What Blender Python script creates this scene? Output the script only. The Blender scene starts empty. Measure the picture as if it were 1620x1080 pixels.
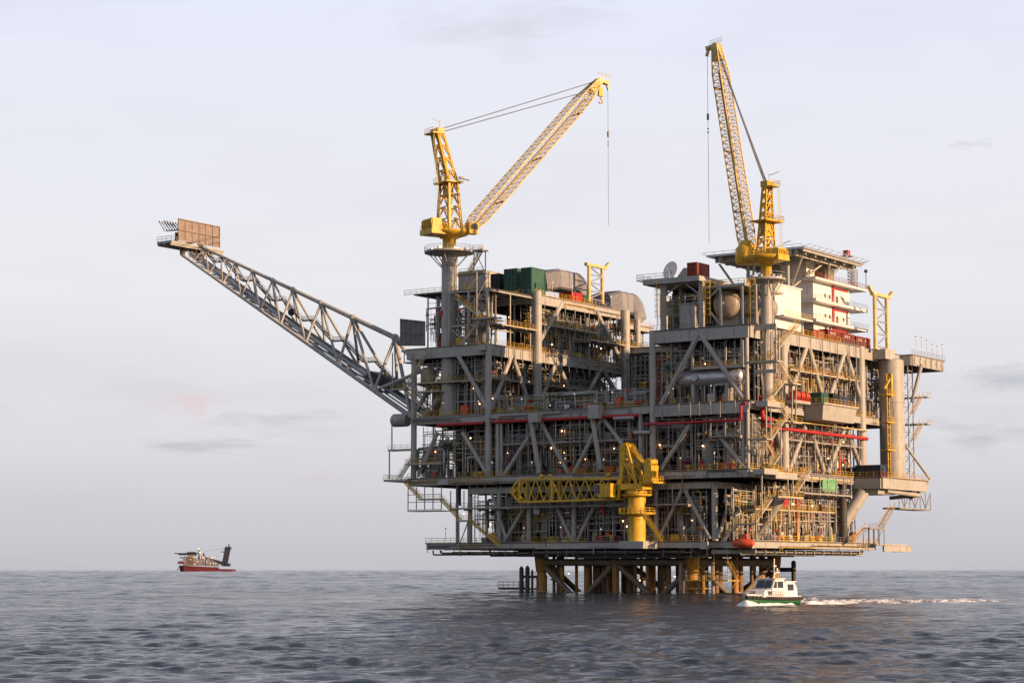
import bpy, math, random
import numpy as np
from mathutils import Vector, Matrix
R = math.radians
random.seed(7)
scene = bpy.context.scene
col = scene.collection
# ------------------------------------------------------------------ camera
CAM_Z = 5.7; FPX = 3330.0; PITCH = math.atan(360/FPX)
cam_d = bpy.data.cameras.new('camera'); cam = bpy.data.objects.new('camera', cam_d); col.objects.link(cam)
cam.location = (0, 0, CAM_Z); cam.rotation_euler = (math.pi/2 + PITCH, 0, 0)
cam_d.sensor_width = 36; cam_d.lens = FPX/1620*36; cam_d.clip_start = 0.5; cam_d.clip_end = 200000
scene.camera = cam
scene.view_settings.view_transform = 'Standard'
scene.view_settings.look = 'None'
scene.view_settings.exposure = 0.5
# ------------------------------------------------------------------ the platform's own frame: u along the shaded front, v along the sunlit side, z up
CX, CY = 54.2, 478.0
AX, AY = -0.8255, 0.5644          # direction of u
BX, BY = 0.5644, 0.8255           # direction of v
TH = math.atan2(-AY, -AX)
def ray(px, py):
    a = px-810; b = 540-py; c, s = math.cos(PITCH), math.sin(PITCH)
    return a, FPX*c - b*s, FPX*s + b*c
def onv(px, py, v=0.0):           # surveyed point on a plane parallel to the front
    x, y, z = ray(px, py)
    # CX+u*AX+v*BX = t*x ; CY+u*AY+v*BY = t*y
    x0 = CX+v*BX; y0 = CY+v*BY
    det = AX*(-y) - (-x)*AY
    u = ((-x0)*(-y) - (-x)*(-y0))/det
    t = (x0+u*AX)/x if abs(x) > 40 else (y0+u*AY)/y
    return (u, v, CAM_Z + t*z)
def onu(px, py, u=0.0):
    x, y, z = ray(px, py)
    x0 = CX+u*AX; y0 = CY+u*AY
    det = BX*(-y) - (-x)*BY
    v = ((-x0)*(-y) - (-x)*(-y0))/det
    t = (y0+v*BY)/y
    return (u, v, CAM_Z + t*z)
def onz(px, py, z):
    x, y, zz = ray(px, py); t = (z-CAM_Z)/zz
    X, Y = t*x-CX, t*y-CY
    return (X*AX+Y*AY, X*BX+Y*BY, z)
def aty(px, py, Y):               # world point at a world depth
    x, y, z = ray(px, py); t = Y/y
    return (t*x, Y, CAM_Z+t*z)
def world(p):
    return Vector((CX+p[0]*AX+p[1]*BX, CY+p[0]*AY+p[1]*BY, p[2]))
# ------------------------------------------------------------------ materials
MATS = {}
def mat(name, rgb, rough=0.55, metal=0.0, wear=0.35, rust=0.0, rustc=(0.16, 0.07, 0.03), scale=0.6, bump=0.0, lines=None, spec=0.4):
    if name in MATS: return MATS[name]
    m = bpy.data.materials.new(name); m.use_nodes = True
    nt = m.node_tree; N = nt.nodes; L = nt.links; b = N['Principled BSDF']
    b.inputs['Roughness'].default_value = rough; b.inputs['Metallic'].default_value = metal
    b.inputs['Specular IOR Level'].default_value = spec
    tc = N.new('ShaderNodeTexCoord')
    n1 = N.new('ShaderNodeTexNoise'); n1.inputs['Scale'].default_value = scale; n1.inputs['Detail'].default_value = 8; n1.inputs['Roughness'].default_value = 0.7
    mp = N.new('ShaderNodeMapping'); mp.inputs['Scale'].default_value = (1.6, 1.6, 0.16)
    n2 = N.new('ShaderNodeTexNoise'); n2.inputs['Scale'].default_value = 1.3; n2.inputs['Detail'].default_value = 6
    L.new(tc.outputs['Object'], n1.inputs['Vector']); L.new(tc.outputs['Object'], mp.inputs['Vector']); L.new(mp.outputs[0], n2.inputs['Vector'])
    r1 = N.new('ShaderNodeValToRGB'); r1.color_ramp.elements[0].position = 0.3; r1.color_ramp.elements[1].position = 0.7
    d = tuple(c*(1-wear) for c in rgb)+(1,); l = tuple(min(1, c*(1+wear*0.35)) for c in rgb)+(1,)
    r1.color_ramp.elements[0].color = d; r1.color_ramp.elements[1].color = l
    L.new(n1.outputs['Fac'], r1.inputs[0])
    out = r1.outputs[0]
    if lines:                       # panel joints / corrugation of the surface itself
        w = N.new('ShaderNodeTexWave'); w.bands_direction = lines[0]; w.inputs['Scale'].default_value = lines[1]; w.inputs['Distortion'].default_value = 0
        L.new(tc.outputs['Object'], w.inputs['Vector'])
        bp = N.new('ShaderNodeBump'); bp.inputs['Strength'].default_value = 0.7; bp.inputs['Distance'].default_value = 0.15
        L.new(w.outputs['Fac'], bp.inputs['Height']); L.new(bp.outputs[0], b.inputs['Normal'])
    if rust > 0:
        r2 = N.new('ShaderNodeValToRGB'); r2.color_ramp.elements[0].position = 0.66-rust*0.28; r2.color_ramp.elements[1].position = 0.80-rust*0.2
        mx = N.new('ShaderNodeMixRGB'); L.new(n2.outputs['Fac'], r2.inputs[0]); L.new(r2.outputs[0], mx.inputs[0])
        L.new(out, mx.inputs[1]); mx.inputs[2].default_value = rustc+(1,); out = mx.outputs[0]
    L.new(out, b.inputs['Base Color'])
    if bump:
        bp = N.new('ShaderNodeBump'); bp.inputs['Strength'].default_value = bump; L.new(n1.outputs['Fac'], bp.inputs['Height']); L.new(bp.outputs[0], b.inputs['Normal'])
    MATS[name] = m
    return m
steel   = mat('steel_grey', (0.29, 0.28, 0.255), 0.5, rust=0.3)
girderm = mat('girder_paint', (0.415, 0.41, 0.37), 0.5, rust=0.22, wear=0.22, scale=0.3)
jackm   = mat('jacket_brace_paint', (0.20, 0.165, 0.11), 0.6, rust=0.4, scale=0.4)
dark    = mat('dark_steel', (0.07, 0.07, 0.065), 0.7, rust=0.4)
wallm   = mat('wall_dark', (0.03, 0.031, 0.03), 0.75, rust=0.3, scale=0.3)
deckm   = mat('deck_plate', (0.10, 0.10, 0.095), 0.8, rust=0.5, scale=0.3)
galv    = mat('galvanised', (0.42, 0.43, 0.44), 0.42, metal=0.4, rust=0.06, wear=0.15, scale=2)
alu     = mat('cladding_metal', (0.5, 0.5, 0.5), 0.36, metal=0.6, wear=0.15, scale=2)
ductm   = mat('duct_metal', (0.27, 0.275, 0.30), 0.5, metal=0.3, wear=0.15, scale=2, lines=('Y', 1.1))
yellow  = mat('yellow_paint', (0.70, 0.44, 0.035), 0.48, rust=0.32, wear=0.35)
ylwdull = mat('yellow_rail', (0.70, 0.46, 0.07), 0.6, rust=0.45, wear=0.4)
boomy   = mat('boom_yellow', (0.76, 0.57, 0.22), 0.5, rust=0.2)
paley   = mat('pale_yellow', (0.70, 0.55, 0.22), 0.5, rust=0.15)
legm    = mat('leg_ochre', (0.40, 0.22, 0.05), 0.6, rust=0.5, scale=0.4)
red     = mat('red_paint', (0.45, 0.03, 0.03), 0.45, rust=0.1)
orange  = mat('orange_paint', (0.62, 0.10, 0.04), 0.4, wear=0.2)
rustred = mat('container_red', (0.33, 0.075, 0.05), 0.6, rust=0.3, lines=('X', 2.2))
greenp  = mat('green_paint', (0.035, 0.125, 0.085), 0.5, rust=0.2)
lgreen  = mat('light_green', (0.16, 0.42, 0.20), 0.55, rust=0.1)
blackm  = mat('black_paint', (0.025, 0.028, 0.03), 0.5)
bluem   = mat('blue_dark', (0.03, 0.045, 0.08), 0.5, rust=0.1)
white   = mat('white_cladding', (0.78, 0.77, 0.73), 0.5, wear=0.1, rust=0.06, rustc=(0.4, 0.3, 0.2), scale=0.3)
hullw   = mat('boat_white', (0.80, 0.79, 0.76), 0.3, wear=0.08)
hullg   = mat('boat_green', (0.02, 0.12, 0.045), 0.35, wear=0.2)
rubber  = mat('rubber', (0.03, 0.028, 0.026), 0.8)
rope    = mat('wire_rope', (0.17, 0.18, 0.21), 0.6)
glassd  = mat('dark_glass', (0.03, 0.04, 0.045), 0.08, wear=0.1, spec=0.6)
mesh_m  = mat('shield_mesh', (0.29, 0.235, 0.205), 0.7, rust=0.2, lines=('X', 3.0))
shieldg = mat('shield_grey', (0.34, 0.33, 0.31), 0.7, rust=0.2, lines=('X', 3.0))
shipred = mat('ship_red', (0.17, 0.035, 0.04), 0.6, wear=0.3, scale=0.05)
shipdk  = mat('ship_dark', (0.035, 0.04, 0.065), 0.7, wear=0.3, scale=0.05)
shipgr  = mat('ship_grey', (0.25, 0.25, 0.28), 0.7, wear=0.4, scale=0.08)
brown   = mat('brown_equipment', (0.20, 0.12, 0.07), 0.6, rust=0.5)
beige   = mat('beige_vessel', (0.40, 0.34, 0.26), 0.45, rust=0.2)
def emis(name, rgb, s):
    m = bpy.data.materials.new(name); m.use_nodes = True; b = m.node_tree.nodes['Principled BSDF']
    b.inputs['Base Color'].default_value = rgb+(1,); b.inputs['Emission Color'].default_value = rgb+(1,); b.inputs['Emission Strength'].default_value = s
    return m
lampm = emis('lamp_glass', (1.0, 0.45, 0.18), 15.0)
lampw = emis('lamp_cool_glass', (1.0, 0.86, 0.66), 0.8)
lamps = emis('ship_lamp_glass', (1.0, 0.62, 0.35), 2.2)
# ------------------------------------------------------------------ mesh builder
class MB:
    def __init__(s): s.v = []; s.f = []; s.s = []
    def add(s, vs, fs, sm=False):
        n = len(s.v); s.v.extend([tuple(p) for p in vs])
        for f in fs: s.f.append(tuple(i+n for i in f)); s.s.append(sm)
    def box(s, x0, x1, y0, y1, z0, z1):
        s.add([(x0,y0,z0),(x1,y0,z0),(x1,y1,z0),(x0,y1,z0),(x0,y0,z1),(x1,y0,z1),(x1,y1,z1),(x0,y1,z1)],
              [(0,3,2,1),(4,5,6,7),(0,1,5,4),(1,2,6,5),(2,3,7,6),(3,0,4,7)]); return s
    def quadprism(s, a, b):         # two 4-point loops
        s.add(list(a)+list(b), [(0,1,2,3),(7,6,5,4),(0,4,5,1),(1,5,6,2),(2,6,7,3),(3,7,4,0)]); return s
    def bar(s, p, q, w, h=None, up=(0,0,1)):
        h = h or w; p = Vector(p); q = Vector(q); d = (q-p)
        if d.length < 1e-6: return s
        d.normalize(); up = Vector(up)
        if abs(d.dot(up)) > 0.98: up = Vector((0,1,0))
        a = d.cross(up).normalized(); b = a.cross(d).normalized()
        A = [p+a*(i*w/2)+b*(j*h/2) for i, j in ((-1,-1),(1,-1),(1,1),(-1,1))]
        B = [q+a*(i*w/2)+b*(j*h/2) for i, j in ((-1,-1),(1,-1),(1,1),(-1,1))]
        return s.quadprism(A, B)
    def ibeam(s, p, q, w, h):       # horizontal I girder
        p = Vector(p); q = Vector(q); t = 0.12
        up = Vector((0,0,1))
        s.bar(p+up*(h/2-t/2), q+up*(h/2-t/2), w, t); s.bar(p-up*(h/2-t/2), q-up*(h/2-t/2), w, t)
        s.bar(p, q, w*0.8, h-2*t-0.006)
        L = (q-p).length; n = max(1, int(L/11)); d = (q-p).normalized()
        for i in range(n+1):
            c = p + (q-p)*(i/n) ; c = c + d*(0.12 if i == 0 else (-0.12 if i == n else 0))
            s.bar(c-up*(h/2-t-0.01), c+up*(h/2-t-0.01), 0.1, w*0.94, up=tuple(d.cross(up))) if False else s.stiff(c, d, w*0.86, h-2*t-0.02)
        return s
    def stiff(s, c, d, w, h):
        a = d.cross(Vector((0,0,1))).normalized(); up = Vector((0,0,1)); t = 0.05
        A = [c+a*(i*w/2)+up*(j*h/2)-d*t for i, j in ((-1,-1),(1,-1),(1,1),(-1,1))]
        B = [c+a*(i*w/2)+up*(j*h/2)+d*t for i, j in ((-1,-1),(1,-1),(1,1),(-1,1))]
        s.quadprism(A, B)
    def ring(s, c, d, r, n, ref=None):
        d = Vector(d).normalized(); ref = ref or (Vector((0,0,1)) if abs(d.z) < 0.9 else Vector((0,1,0)))
        a = d.cross(ref).normalized(); b = a.cross(d)
        return [Vector(c)+a*(r*math.cos(2*math.pi*i/n))+b*(r*math.sin(2*math.pi*i/n)) for i in range(n)]
    def tube(s, p, q, r, n=8, r2=None, cap=True):
        p = Vector(p); q = Vector(q); d = q-p
        if d.length < 1e-6: return s
        r2 = r if r2 is None else r2
        s.add(s.ring(p, d, r, n)+s.ring(q, d, r2, n), [(i, (i+1) % n, n+(i+1) % n, n+i) for i in range(n)], True)
        if cap: s.add(s.ring(p, d, r, n), [tuple(range(n))[::-1]]); s.add(s.ring(q, d, r2, n), [tuple(range(n))])
        return s
    def path(s, pts, r, n=6):
        pts = [Vector(p) for p in pts]
        ref = Vector((0.31, 0.17, 0.93)).normalized()
        L = []
        for i, p in enumerate(pts):
            d = (pts[min(i+1, len(pts)-1)]-pts[max(i-1, 0)])
            if d.length < 1e-6: d = Vector((0,0,1))
            d.normalize()
            rr = ref if abs(d.dot(ref)) < 0.97 else Vector((1,0,0))
            L += s.ring(p, d, r, n, rr)
        F = []
        for k in range(len(pts)-1):
            for i in range(n): F.append((k*n+i, k*n+(i+1) % n, (k+1)*n+(i+1) % n, (k+1)*n+i))
        s.add(L, F, True); s.add(L[:n], [tuple(range(n))[::-1]]); s.add(L[-n:], [tuple(range(n))])
        return s
    def bend(s, pts, r, n=8, br=None, k=4):   # pipe with rounded elbows
        pts = [Vector(p) for p in pts]; br = br or r*2.2; out = [pts[0]]
        for i in range(1, len(pts)-1):
            a = pts[i-1]-pts[i]; b = pts[i+1]-pts[i]; q = min(br, a.length*0.45, b.length*0.45)
            A = pts[i]+a.normalized()*q; B = pts[i]+b.normalized()*q
            for j in range(k+1):
                t = j/k; out.append(A*(1-t)**2+pts[i]*2*t*(1-t)+B*t*t)
        out.append(pts[-1]); return s.path(out, r, n)
    def lathe(s, c, prof, n=16, axis=(0,0,1), cap=True):
        c = Vector(c); ax = Vector(axis).normalized(); L = []
        for h, r in prof: L += s.ring(c+ax*h, ax, max(r, 0.003), n)
        F = [(k*n+i, k*n+(i+1) % n, (k+1)*n+(i+1) % n, (k+1)*n+i) for k in range(len(prof)-1) for i in range(n)]
        s.add(L, F, True)
        if cap: s.add(L[:n], [tuple(range(n))[::-1]]); s.add(L[-n:], [tuple(range(n))])
        return s
    def sphere(s, c, r, n=12):
        return s.lathe(c, [(-r*math.cos(math.pi*k/(n//2)), r*math.sin(math.pi*k/(n//2))) for k in range(n//2+1)], n, cap=False)
    def vessel(s, p, q, r, n=16):             # cylinder with domed ends
        p = Vector(p); q = Vector(q); L = (q-p).length; dm = r*0.5
        pr = [(-dm*math.cos(a), r*math.sin(a)) for a in [math.pi/2*i/5 for i in range(6)]]
        pr += [(L+dm*math.sin(a), r*math.cos(a)) for a in [math.pi/2*i/5 for i in range(6)]]
        return s.lathe(p, pr, n, axis=q-p, cap=False)
    def rail(s, pts, h=1.15, r=0.045, step=1.9):
        pts = [Vector(p) for p in pts]
        for a, b in zip(pts, pts[1:]):
            L = (b-a).length; n = max(1, round(L/step))
            for z in (h, h*0.52): s.tube(a+Vector((0,0,z)), b+Vector((0,0,z)), r, 4, cap=False)
            s.bar(a+Vector((0,0,0.09)), b+Vector((0,0,0.09)), 0.03, 0.14)
            for i in range(n+1): c = a+(b-a)*(i/n); s.tube(c, c+Vector((0,0,h)), r, 4, cap=False)
        return s
    def stair(s, p, q, w, side):              # side: unit horizontal vector across the flight
        p = Vector(p); q = Vector(q); a = Vector(side)*(w/2)
        for k in (-1, 1): s.bar(p+a*k, q+a*k, 0.07, 0.34)
        n = max(3, int(abs(q.z-p.z)/0.32))
        run = (q-p); run.z = 0; t = run.length/n*0.75; run.normalize()
        for i in range(1, n):
            c = p+(q-p)*(i/n); s.bar(c-a*0.95, c+a*0.95, t, 0.05)
        return s
    def stair_rail(s, p, q, w, side):
        p = Vector(p); q = Vector(q); a = Vector(side)*(w/2)
        for k in (-1, 1): s.rail([p+a*k, q+a*k], 1.1, 0.05, 1.6)
        return s
    def lattice(s, P, Q, r, rb, n, up=(0,0,1), x=True):
        """four-chord boom between two quads P[4], Q[4]"""
        P = [Vector(a) for a in P]; Q = [Vector(a) for a in Q]
        for a, b in zip(P, Q): s.tube(a, b, r, 6)
        for i in range(n+1):
            t = i/n; C = [a+(b-a)*t for a, b in zip(P, Q)]
            for k in range(4): s.tube(C[k], C[(k+1) % 4], rb, 4, cap=False)
            if i < n:
                D = [a+(b-a)*((i+1)/n) for a, b in zip(P, Q)]
                for k in range(4):
                    j = (k+1) % 4
                    if x: s.tube(C[k], D[j], rb, 4, cap=False); s.tube(C[j], D[k], rb, 4, cap=False)
                    elif i % 2: s.tube(C[k], D[j], rb, 4, cap=False)
                    else: s.tube(C[j], D[k], rb, 4, cap=False)
        return s
    def build(s, name, m, parent=None, label=None, category=None, group=None, kind=None, frame='platform'):
        me = bpy.data.meshes.new(name)
        plat = frame == 'platform' if parent is None else parent['_pl']
        if parent is not None: off = Vector(parent['_off'])
        else:
            V = s.v; xs = [p[0] for p in V]; ys = [p[1] for p in V]; zs = [p[2] for p in V]
            off = Vector(((min(xs)+max(xs))/2, (min(ys)+max(ys))/2, min(zs)))
        if plat:
            vs = [(-(p[0]-off[0]), p[1]-off[1], p[2]-off[2]) for p in s.v]; fs = [f[::-1] for f in s.f]
        else:
            vs = [(p[0]-off[0], p[1]-off[1], p[2]-off[2]) for p in s.v]; fs = s.f
        me.from_pydata(vs, [], fs); me.polygons.foreach_set('use_smooth', s.s); me.materials.append(m); me.update()
        o = bpy.data.objects.new(name, me); col.objects.link(o)
        o['_off'] = tuple(off); o['_pl'] = plat
        if parent is not None: o.parent = parent
        else:
            o.location = world(off) if plat else off
            if plat: o.rotation_euler.z = TH
        for k, v in (('label', label), ('category', category), ('group', group), ('kind', kind)):
            if v: o[k] = v
        return o
def thing(name, label, cat, loc, group=None, frame='platform', rotz=0.0, kind=None):
    o = bpy.data.objects.new(name, None); col.objects.link(o); o.empty_display_size = 0.5
    if frame == 'platform': o.location = world(loc); o.rotation_euler.z = TH; o['_off'] = tuple(loc); o['_pl'] = True
    else: o.location = loc; o.rotation_euler.z = rotz; o['_off'] = (0, 0, 0) if frame == 'local' else tuple(loc); o['_pl'] = False
    o['label'] = label; o['category'] = cat
    if group: o['group'] = group
    if kind: o['kind'] = kind
    return o
def dup(root, loc, label=None, group=None, rot=None, scale=None):
    r = root.copy(); col.objects.link(r); r.location = world(loc)
    if rot is not None: r.rotation_euler.z = TH+rot
    if scale: r.scale = (scale,)*3
    if label: r['label'] = label
    if group: r['group'] = group
    for ch in root.children:
        c = ch.copy(); col.objects.link(c); c.parent = r
        for g in ch.children:
            d = g.copy(); col.objects.link(d); d.parent = c
    return r
def ellbox(b, x0, x1, y0, y1, z0, z1, e=0.06):
    """box with a raised frame on its edges (cabinets, containers)"""
    b.box(x0+e, x1-e, y0+e, y1-e, z0+e, z1-e)
    for x in (x0, x1-e*2):
        for y in (y0, y1-e*2): b.box(x, x+e*2, y, y+e*2, z0, z1)
    for z in (z0, z1-e*2):
        for y in (y0, y1-e*2): b.box(x0+e*2, x1-e*2, y+0.003, y+e*2-0.003, z+0.003, z+e*2-0.003)
        for x in (x0, x1-e*2): b.box(x+0.003, x+e*2-0.003, y0+e*2, y1-e*2, z+0.003, z+e*2-0.003)
    return b
# ------------------------------------------------------------------ sky and sun
SUN_EL, SUN_AZ = 15.0, 120.0   # azimuth from +Y towards +X
w = bpy.data.worlds.new('World'); scene.world = w; w.use_nodes = True
nt = w.node_tree; N = nt.nodes; L = nt.links; bg = N['Background']
sky = N.new('ShaderNodeTexSky'); sky.sky_type = 'NISHITA'; sky.sun_disc = False
sky.sun_elevation = R(SUN_EL); sky.sun_rotation = R(SUN_AZ); sky.dust_density = 3.0
skm = N.new('ShaderNodeVectorMath'); skm.operation = 'SCALE'; skm.inputs['Scale'].default_value = 0.10
L.new(sky.outputs[0], skm.inputs[0])
tc = N.new('ShaderNodeTexCoord'); sp = N.new('ShaderNodeSeparateXYZ'); L.new(tc.outputs['Generated'], sp.inputs[0])
ramp = N.new('ShaderNodeValToRGB'); e = ramp.color_ramp.elements
stops = [(0.0, (0.58, 0.58, 0.625)), (0.03, (0.66, 0.655, 0.70)), (0.06, (0.755, 0.745, 0.79)), (0.13, (0.86, 0.85, 0.89)), (0.20, (0.86, 0.86, 0.93)), (0.27, (0.83, 0.86, 1.0)), (0.42, (0.50, 0.55, 0.72)), (1.0, (0.22, 0.27, 0.42))]
e[0].position = 0; e[0].color = stops[0][1]+(1,); e[1].position = 1; e[1].color = stops[-1][1]+(1,)
for p, c in stops[1:-1]:
    x = e.new(p); x.color = c+(1,)
L.new(sp.outputs['Z'], ramp.inputs[0])
mp = N.new('ShaderNodeMapping'); mp.inputs['Scale'].default_value = (5.0, 5.0, 24.0); mp.inputs['Location'].default_value = (3.1, 0.4, 2.3)
L.new(tc.outputs['Generated'], mp.inputs['Vector'])
cn = N.new('ShaderNodeTexNoise'); cn.inputs['Scale'].default_value = 1.0; cn.inputs['Detail'].default_value = 7; cn.inputs['Roughness'].default_value = 0.55
L.new(mp.outputs[0], cn.inputs['Vector'])
cr = N.new('ShaderNodeValToRGB'); cr.color_ramp.elements[0].position = 0.50; cr.color_ramp.elements[1].position = 0.74
L.new(cn.outputs['Fac'], cr.inputs[0])
cm = N.new('ShaderNodeMixRGB'); cm.blend_type = 'MULTIPLY'; cm.inputs[2].default_value = (0.93, 0.92, 0.94, 1)
L.new(cr.outputs[0], cm.inputs[0]); L.new(ramp.outputs[0], cm.inputs[1])
# low pinkish bank of cloud
mp2 = N.new('ShaderNodeMapping'); mp2.inputs['Scale'].default_value = (12.0, 12.0, 50.0); mp2.inputs['Location'].default_value = (0.7, 5.1, 0.35)
L.new(tc.outputs['Generated'], mp2.inputs['Vector'])
cn2 = N.new('ShaderNodeTexNoise'); cn2.inputs['Detail'].default_value = 9; cn2.inputs['Scale'].default_value = 1.0; L.new(mp2.outputs[0], cn2.inputs['Vector'])
cr2 = N.new('ShaderNodeValToRGB'); cr2.color_ramp.elements[0].position = 0.50; cr2.color_ramp.elements[1].position = 0.66
L.new(cn2.outputs['Fac'], cr2.inputs[0])
band = N.new('ShaderNodeValToRGB'); be = band.color_ramp.elements
be[0].position = 0.02; be[0].color = (0, 0, 0, 1); be[1].position = 0.12; be[1].color = (0, 0, 0, 1)
x = be.new(0.05); x.color = (1, 1, 1, 1); x = be.new(0.085); x.color = (1, 1, 1, 1)
L.new(sp.outputs['Z'], band.inputs[0])
mm = N.new('ShaderNodeMath'); mm.operation = 'MULTIPLY'; L.new(cr2.outputs[0], mm.inputs[0]); L.new(band.outputs[0], mm.inputs[1])
m2 = N.new('ShaderNodeMath'); m2.operation = 'MULTIPLY'; m2.inputs[1].default_value = 0.25; L.new(mm.outputs[0], m2.inputs[0])
c3 = N.new('ShaderNodeMixRGB'); c3.inputs[2].default_value = (0.67, 0.60, 0.655, 1)
L.new(m2.outputs[0], c3.inputs[0]); L.new(cm.outputs[0], c3.inputs[1])
last = c3.outputs[0]
def cloud(px, py, wx, wy, colr, amt, last, seed):
    """a bank of cloud hung in one direction of the sky"""
    x, y, z = ray(px, py); d = Vector((x, y, z)).normalized()
    sb_ = N.new('ShaderNodeVectorMath'); sb_.operation = 'SUBTRACT'; sb_.inputs[1].default_value = d; L.new(tc.outputs['Generated'], sb_.inputs[0])
    ml = N.new('ShaderNodeVectorMath'); ml.operation = 'MULTIPLY'; ml.inputs[1].default_value = (3330/wx, 3330/wx, 3330/wy); L.new(sb_.outputs[0], ml.inputs[0])
    ln = N.new('ShaderNodeVectorMath'); ln.operation = 'LENGTH'; L.new(ml.outputs[0], ln.inputs[0])
    nz_ = N.new('ShaderNodeTexNoise'); nz_.inputs['Scale'].default_value = 1.5; nz_.inputs['Detail'].default_value = 8; nz_.inputs['Roughness'].default_value = 0.6
    ad = N.new('ShaderNodeVectorMath'); ad.operation = 'ADD'; ad.inputs[1].default_value = (seed*3.1, seed*1.7, seed); L.new(ml.outputs[0], ad.inputs[0]); L.new(ad.outputs[0], nz_.inputs['Vector'])
    m_ = N.new('ShaderNodeMath'); m_.operation = 'MULTIPLY_ADD'; m_.inputs[1].default_value = 3.2; L.new(nz_.outputs['Fac'], m_.inputs[0])   # noise*3.2 - r
    ng = N.new('ShaderNodeMath'); ng.operation = 'MULTIPLY'; ng.inputs[1].default_value = -1.0; L.new(ln.outputs['Value'], ng.inputs[0]); L.new(ng.outputs[0], m_.inputs[2])
    mr = N.new('ShaderNodeMapRange'); mr.inputs['From Min'].default_value = 0.65; mr.inputs['From Max'].default_value = 1.7; mr.inputs['To Min'].default_value = 0; mr.inputs['To Max'].default_value = amt; L.new(m_.outputs[0], mr.inputs['Value'])
    mx = N.new('ShaderNodeMixRGB'); mx.inputs[2].default_value = colr+(1,); L.new(mr.outputs[0], mx.inputs[0]); L.new(last, mx.inputs[1]); return mx.outputs[0]
last = cloud(800, 45, 190, 45, (0.68, 0.68, 0.76), .6, last, 1)
last = cloud(300, 640, 60, 26, (0.80, 0.66, 0.70), .8, last, 2)
last = cloud(430, 665, 120, 22, (0.62, 0.585, 0.64), .8, last, 3)
last = cloud(300, 704, 130, 13, (0.58, 0.56, 0.62), .8, last, 4)
last = cloud(1590, 600, 90, 26, (0.55, 0.56, 0.62), .8, last, 5)
last = cloud(1545, 690, 120, 30, (0.57, 0.56, 0.61), .8, last, 6)
last = cloud(1530, 228, 40, 9, (0.70, 0.70, 0.76), .7, last, 7)
last = cloud(510, 755, 60, 12, (0.72, 0.64, 0.67), .6, last, 8)
fin = N.new('ShaderNodeMixRGB'); fin.inputs[0].default_value = 0.10
L.new(last, fin.inputs[1]); L.new(skm.outputs[0], fin.inputs[2])
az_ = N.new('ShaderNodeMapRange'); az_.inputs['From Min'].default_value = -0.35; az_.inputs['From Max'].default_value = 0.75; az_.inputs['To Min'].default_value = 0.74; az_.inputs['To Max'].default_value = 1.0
L.new(sp.outputs['Y'], az_.inputs['Value'])          # unseen sky behind the viewer, dimmed to deepen shade on the front
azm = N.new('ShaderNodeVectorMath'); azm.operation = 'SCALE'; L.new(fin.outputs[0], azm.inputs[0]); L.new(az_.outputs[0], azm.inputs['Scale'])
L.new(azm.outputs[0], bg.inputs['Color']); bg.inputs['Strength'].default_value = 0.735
sd = bpy.data.lights.new('sun', 'SUN'); so = bpy.data.objects.new('sun', sd); col.objects.link(so)
sd.energy = 5.0; sd.angle = R(0.5); sd.color = (1.0, 0.62, 0.35)
az, el = R(SUN_AZ), R(SUN_EL)
sv = Vector((math.sin(az)*math.cos(el), math.cos(az)*math.cos(el), math.sin(el)))
so.rotation_euler = sv.to_track_quat('Z', 'Y').to_euler(); so.location = (300, 0, 200)
# ------------------------------------------------------------------ the sea: one sheet of real waves from below the camera to the horizon
rng = np.random.default_rng(5)
rs = [0.0, 12.0, 25.0, 38.0]
r = 45.0
while r < 60000:
    rs.append(r); r += max(0.34, r*0.0022) if r < 11000 else r*0.05
rs = np.array(rs)
th = np.concatenate([np.linspace(-21, 21, 430), np.linspace(22.5, 337.5, 150)])*math.pi/180
nr, na = len(rs), len(th)
RR, TT = np.meshgrid(rs, th, indexing='ij')
X = RR*np.sin(TT); Y = RR*np.cos(TT); Z = np.zeros_like(X); DX = np.zeros_like(X); DY = np.zeros_like(X)
cell = np.maximum(0.34, RR*0.0022)
outside = np.abs(((TT+math.pi) % (2*math.pi))-math.pi) > R(21.5)
def sstep(x, a, b): t = np.clip((x-a)/(b-a), 0, 1); return t*t*(3-2*t)
for (nw, l0, l1, coef, pw, env) in ((110, 0.7, 6.5, 0.0112, 0.68, None), (18, 6.5, 12.0, 0.0078, 0.55, None), (40, 6.5, 16.0, 0.016, 0.6, (200, 600)), (40, 16.0, 45.0, 0.026, 0.6, (600, 1400)), (36, 45.0, 130.0, 0.026, 0.62, (1500, 3500))):
    for k in range(nw):
        lam = 10**rng.uniform(math.log10(l0), math.log10(l1)); ang = rng.normal(R(264), R(30)); kk = 2*math.pi/lam
        amp = coef*lam**pw*rng.uniform(0.5, 1.3)/2.0
        att = np.clip((lam/cell-2.0)/2.5, 0, 1)*(~outside)
        if env: att = att*sstep(RR, *env)
        ph = kk*(X*math.cos(ang)+Y*math.sin(ang))+rng.uniform(0, 6.28)
        Z += att*amp*np.sin(ph)
        DX += att*amp*1.25*math.cos(ang)*np.cos(ph); DY += att*amp*1.25*math.sin(ang)*np.cos(ph)
gust = 0.85+0.3*np.sin(X/61+1.3)*np.sin(Y/83)
V = np.stack([(X+DX).ravel(), (Y+DY).ravel(), (Z*gust).ravel()], axis=1)
i = np.arange(nr-1)[:, None]; j = np.arange(na)[None, :]; j2 = (j+1) % na
F = np.stack([(i*na+j), (i*na+j2), ((i+1)*na+j2), ((i+1)*na+j)], axis=-1).reshape(-1, 4)
me = bpy.data.meshes.new('sea')
me.vertices.add(len(V)); me.vertices.foreach_set('co', V.ravel().astype(np.float32))
me.loops.add(F.size); me.loops.foreach_set('vertex_index', F.ravel().astype(np.int32))
me.polygons.add(len(F)); me.polygons.foreach_set('loop_start', np.arange(0, F.size, 4).astype(np.int32))
me.polygons.foreach_set('use_smooth', np.ones(len(F), dtype=bool))
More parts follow.
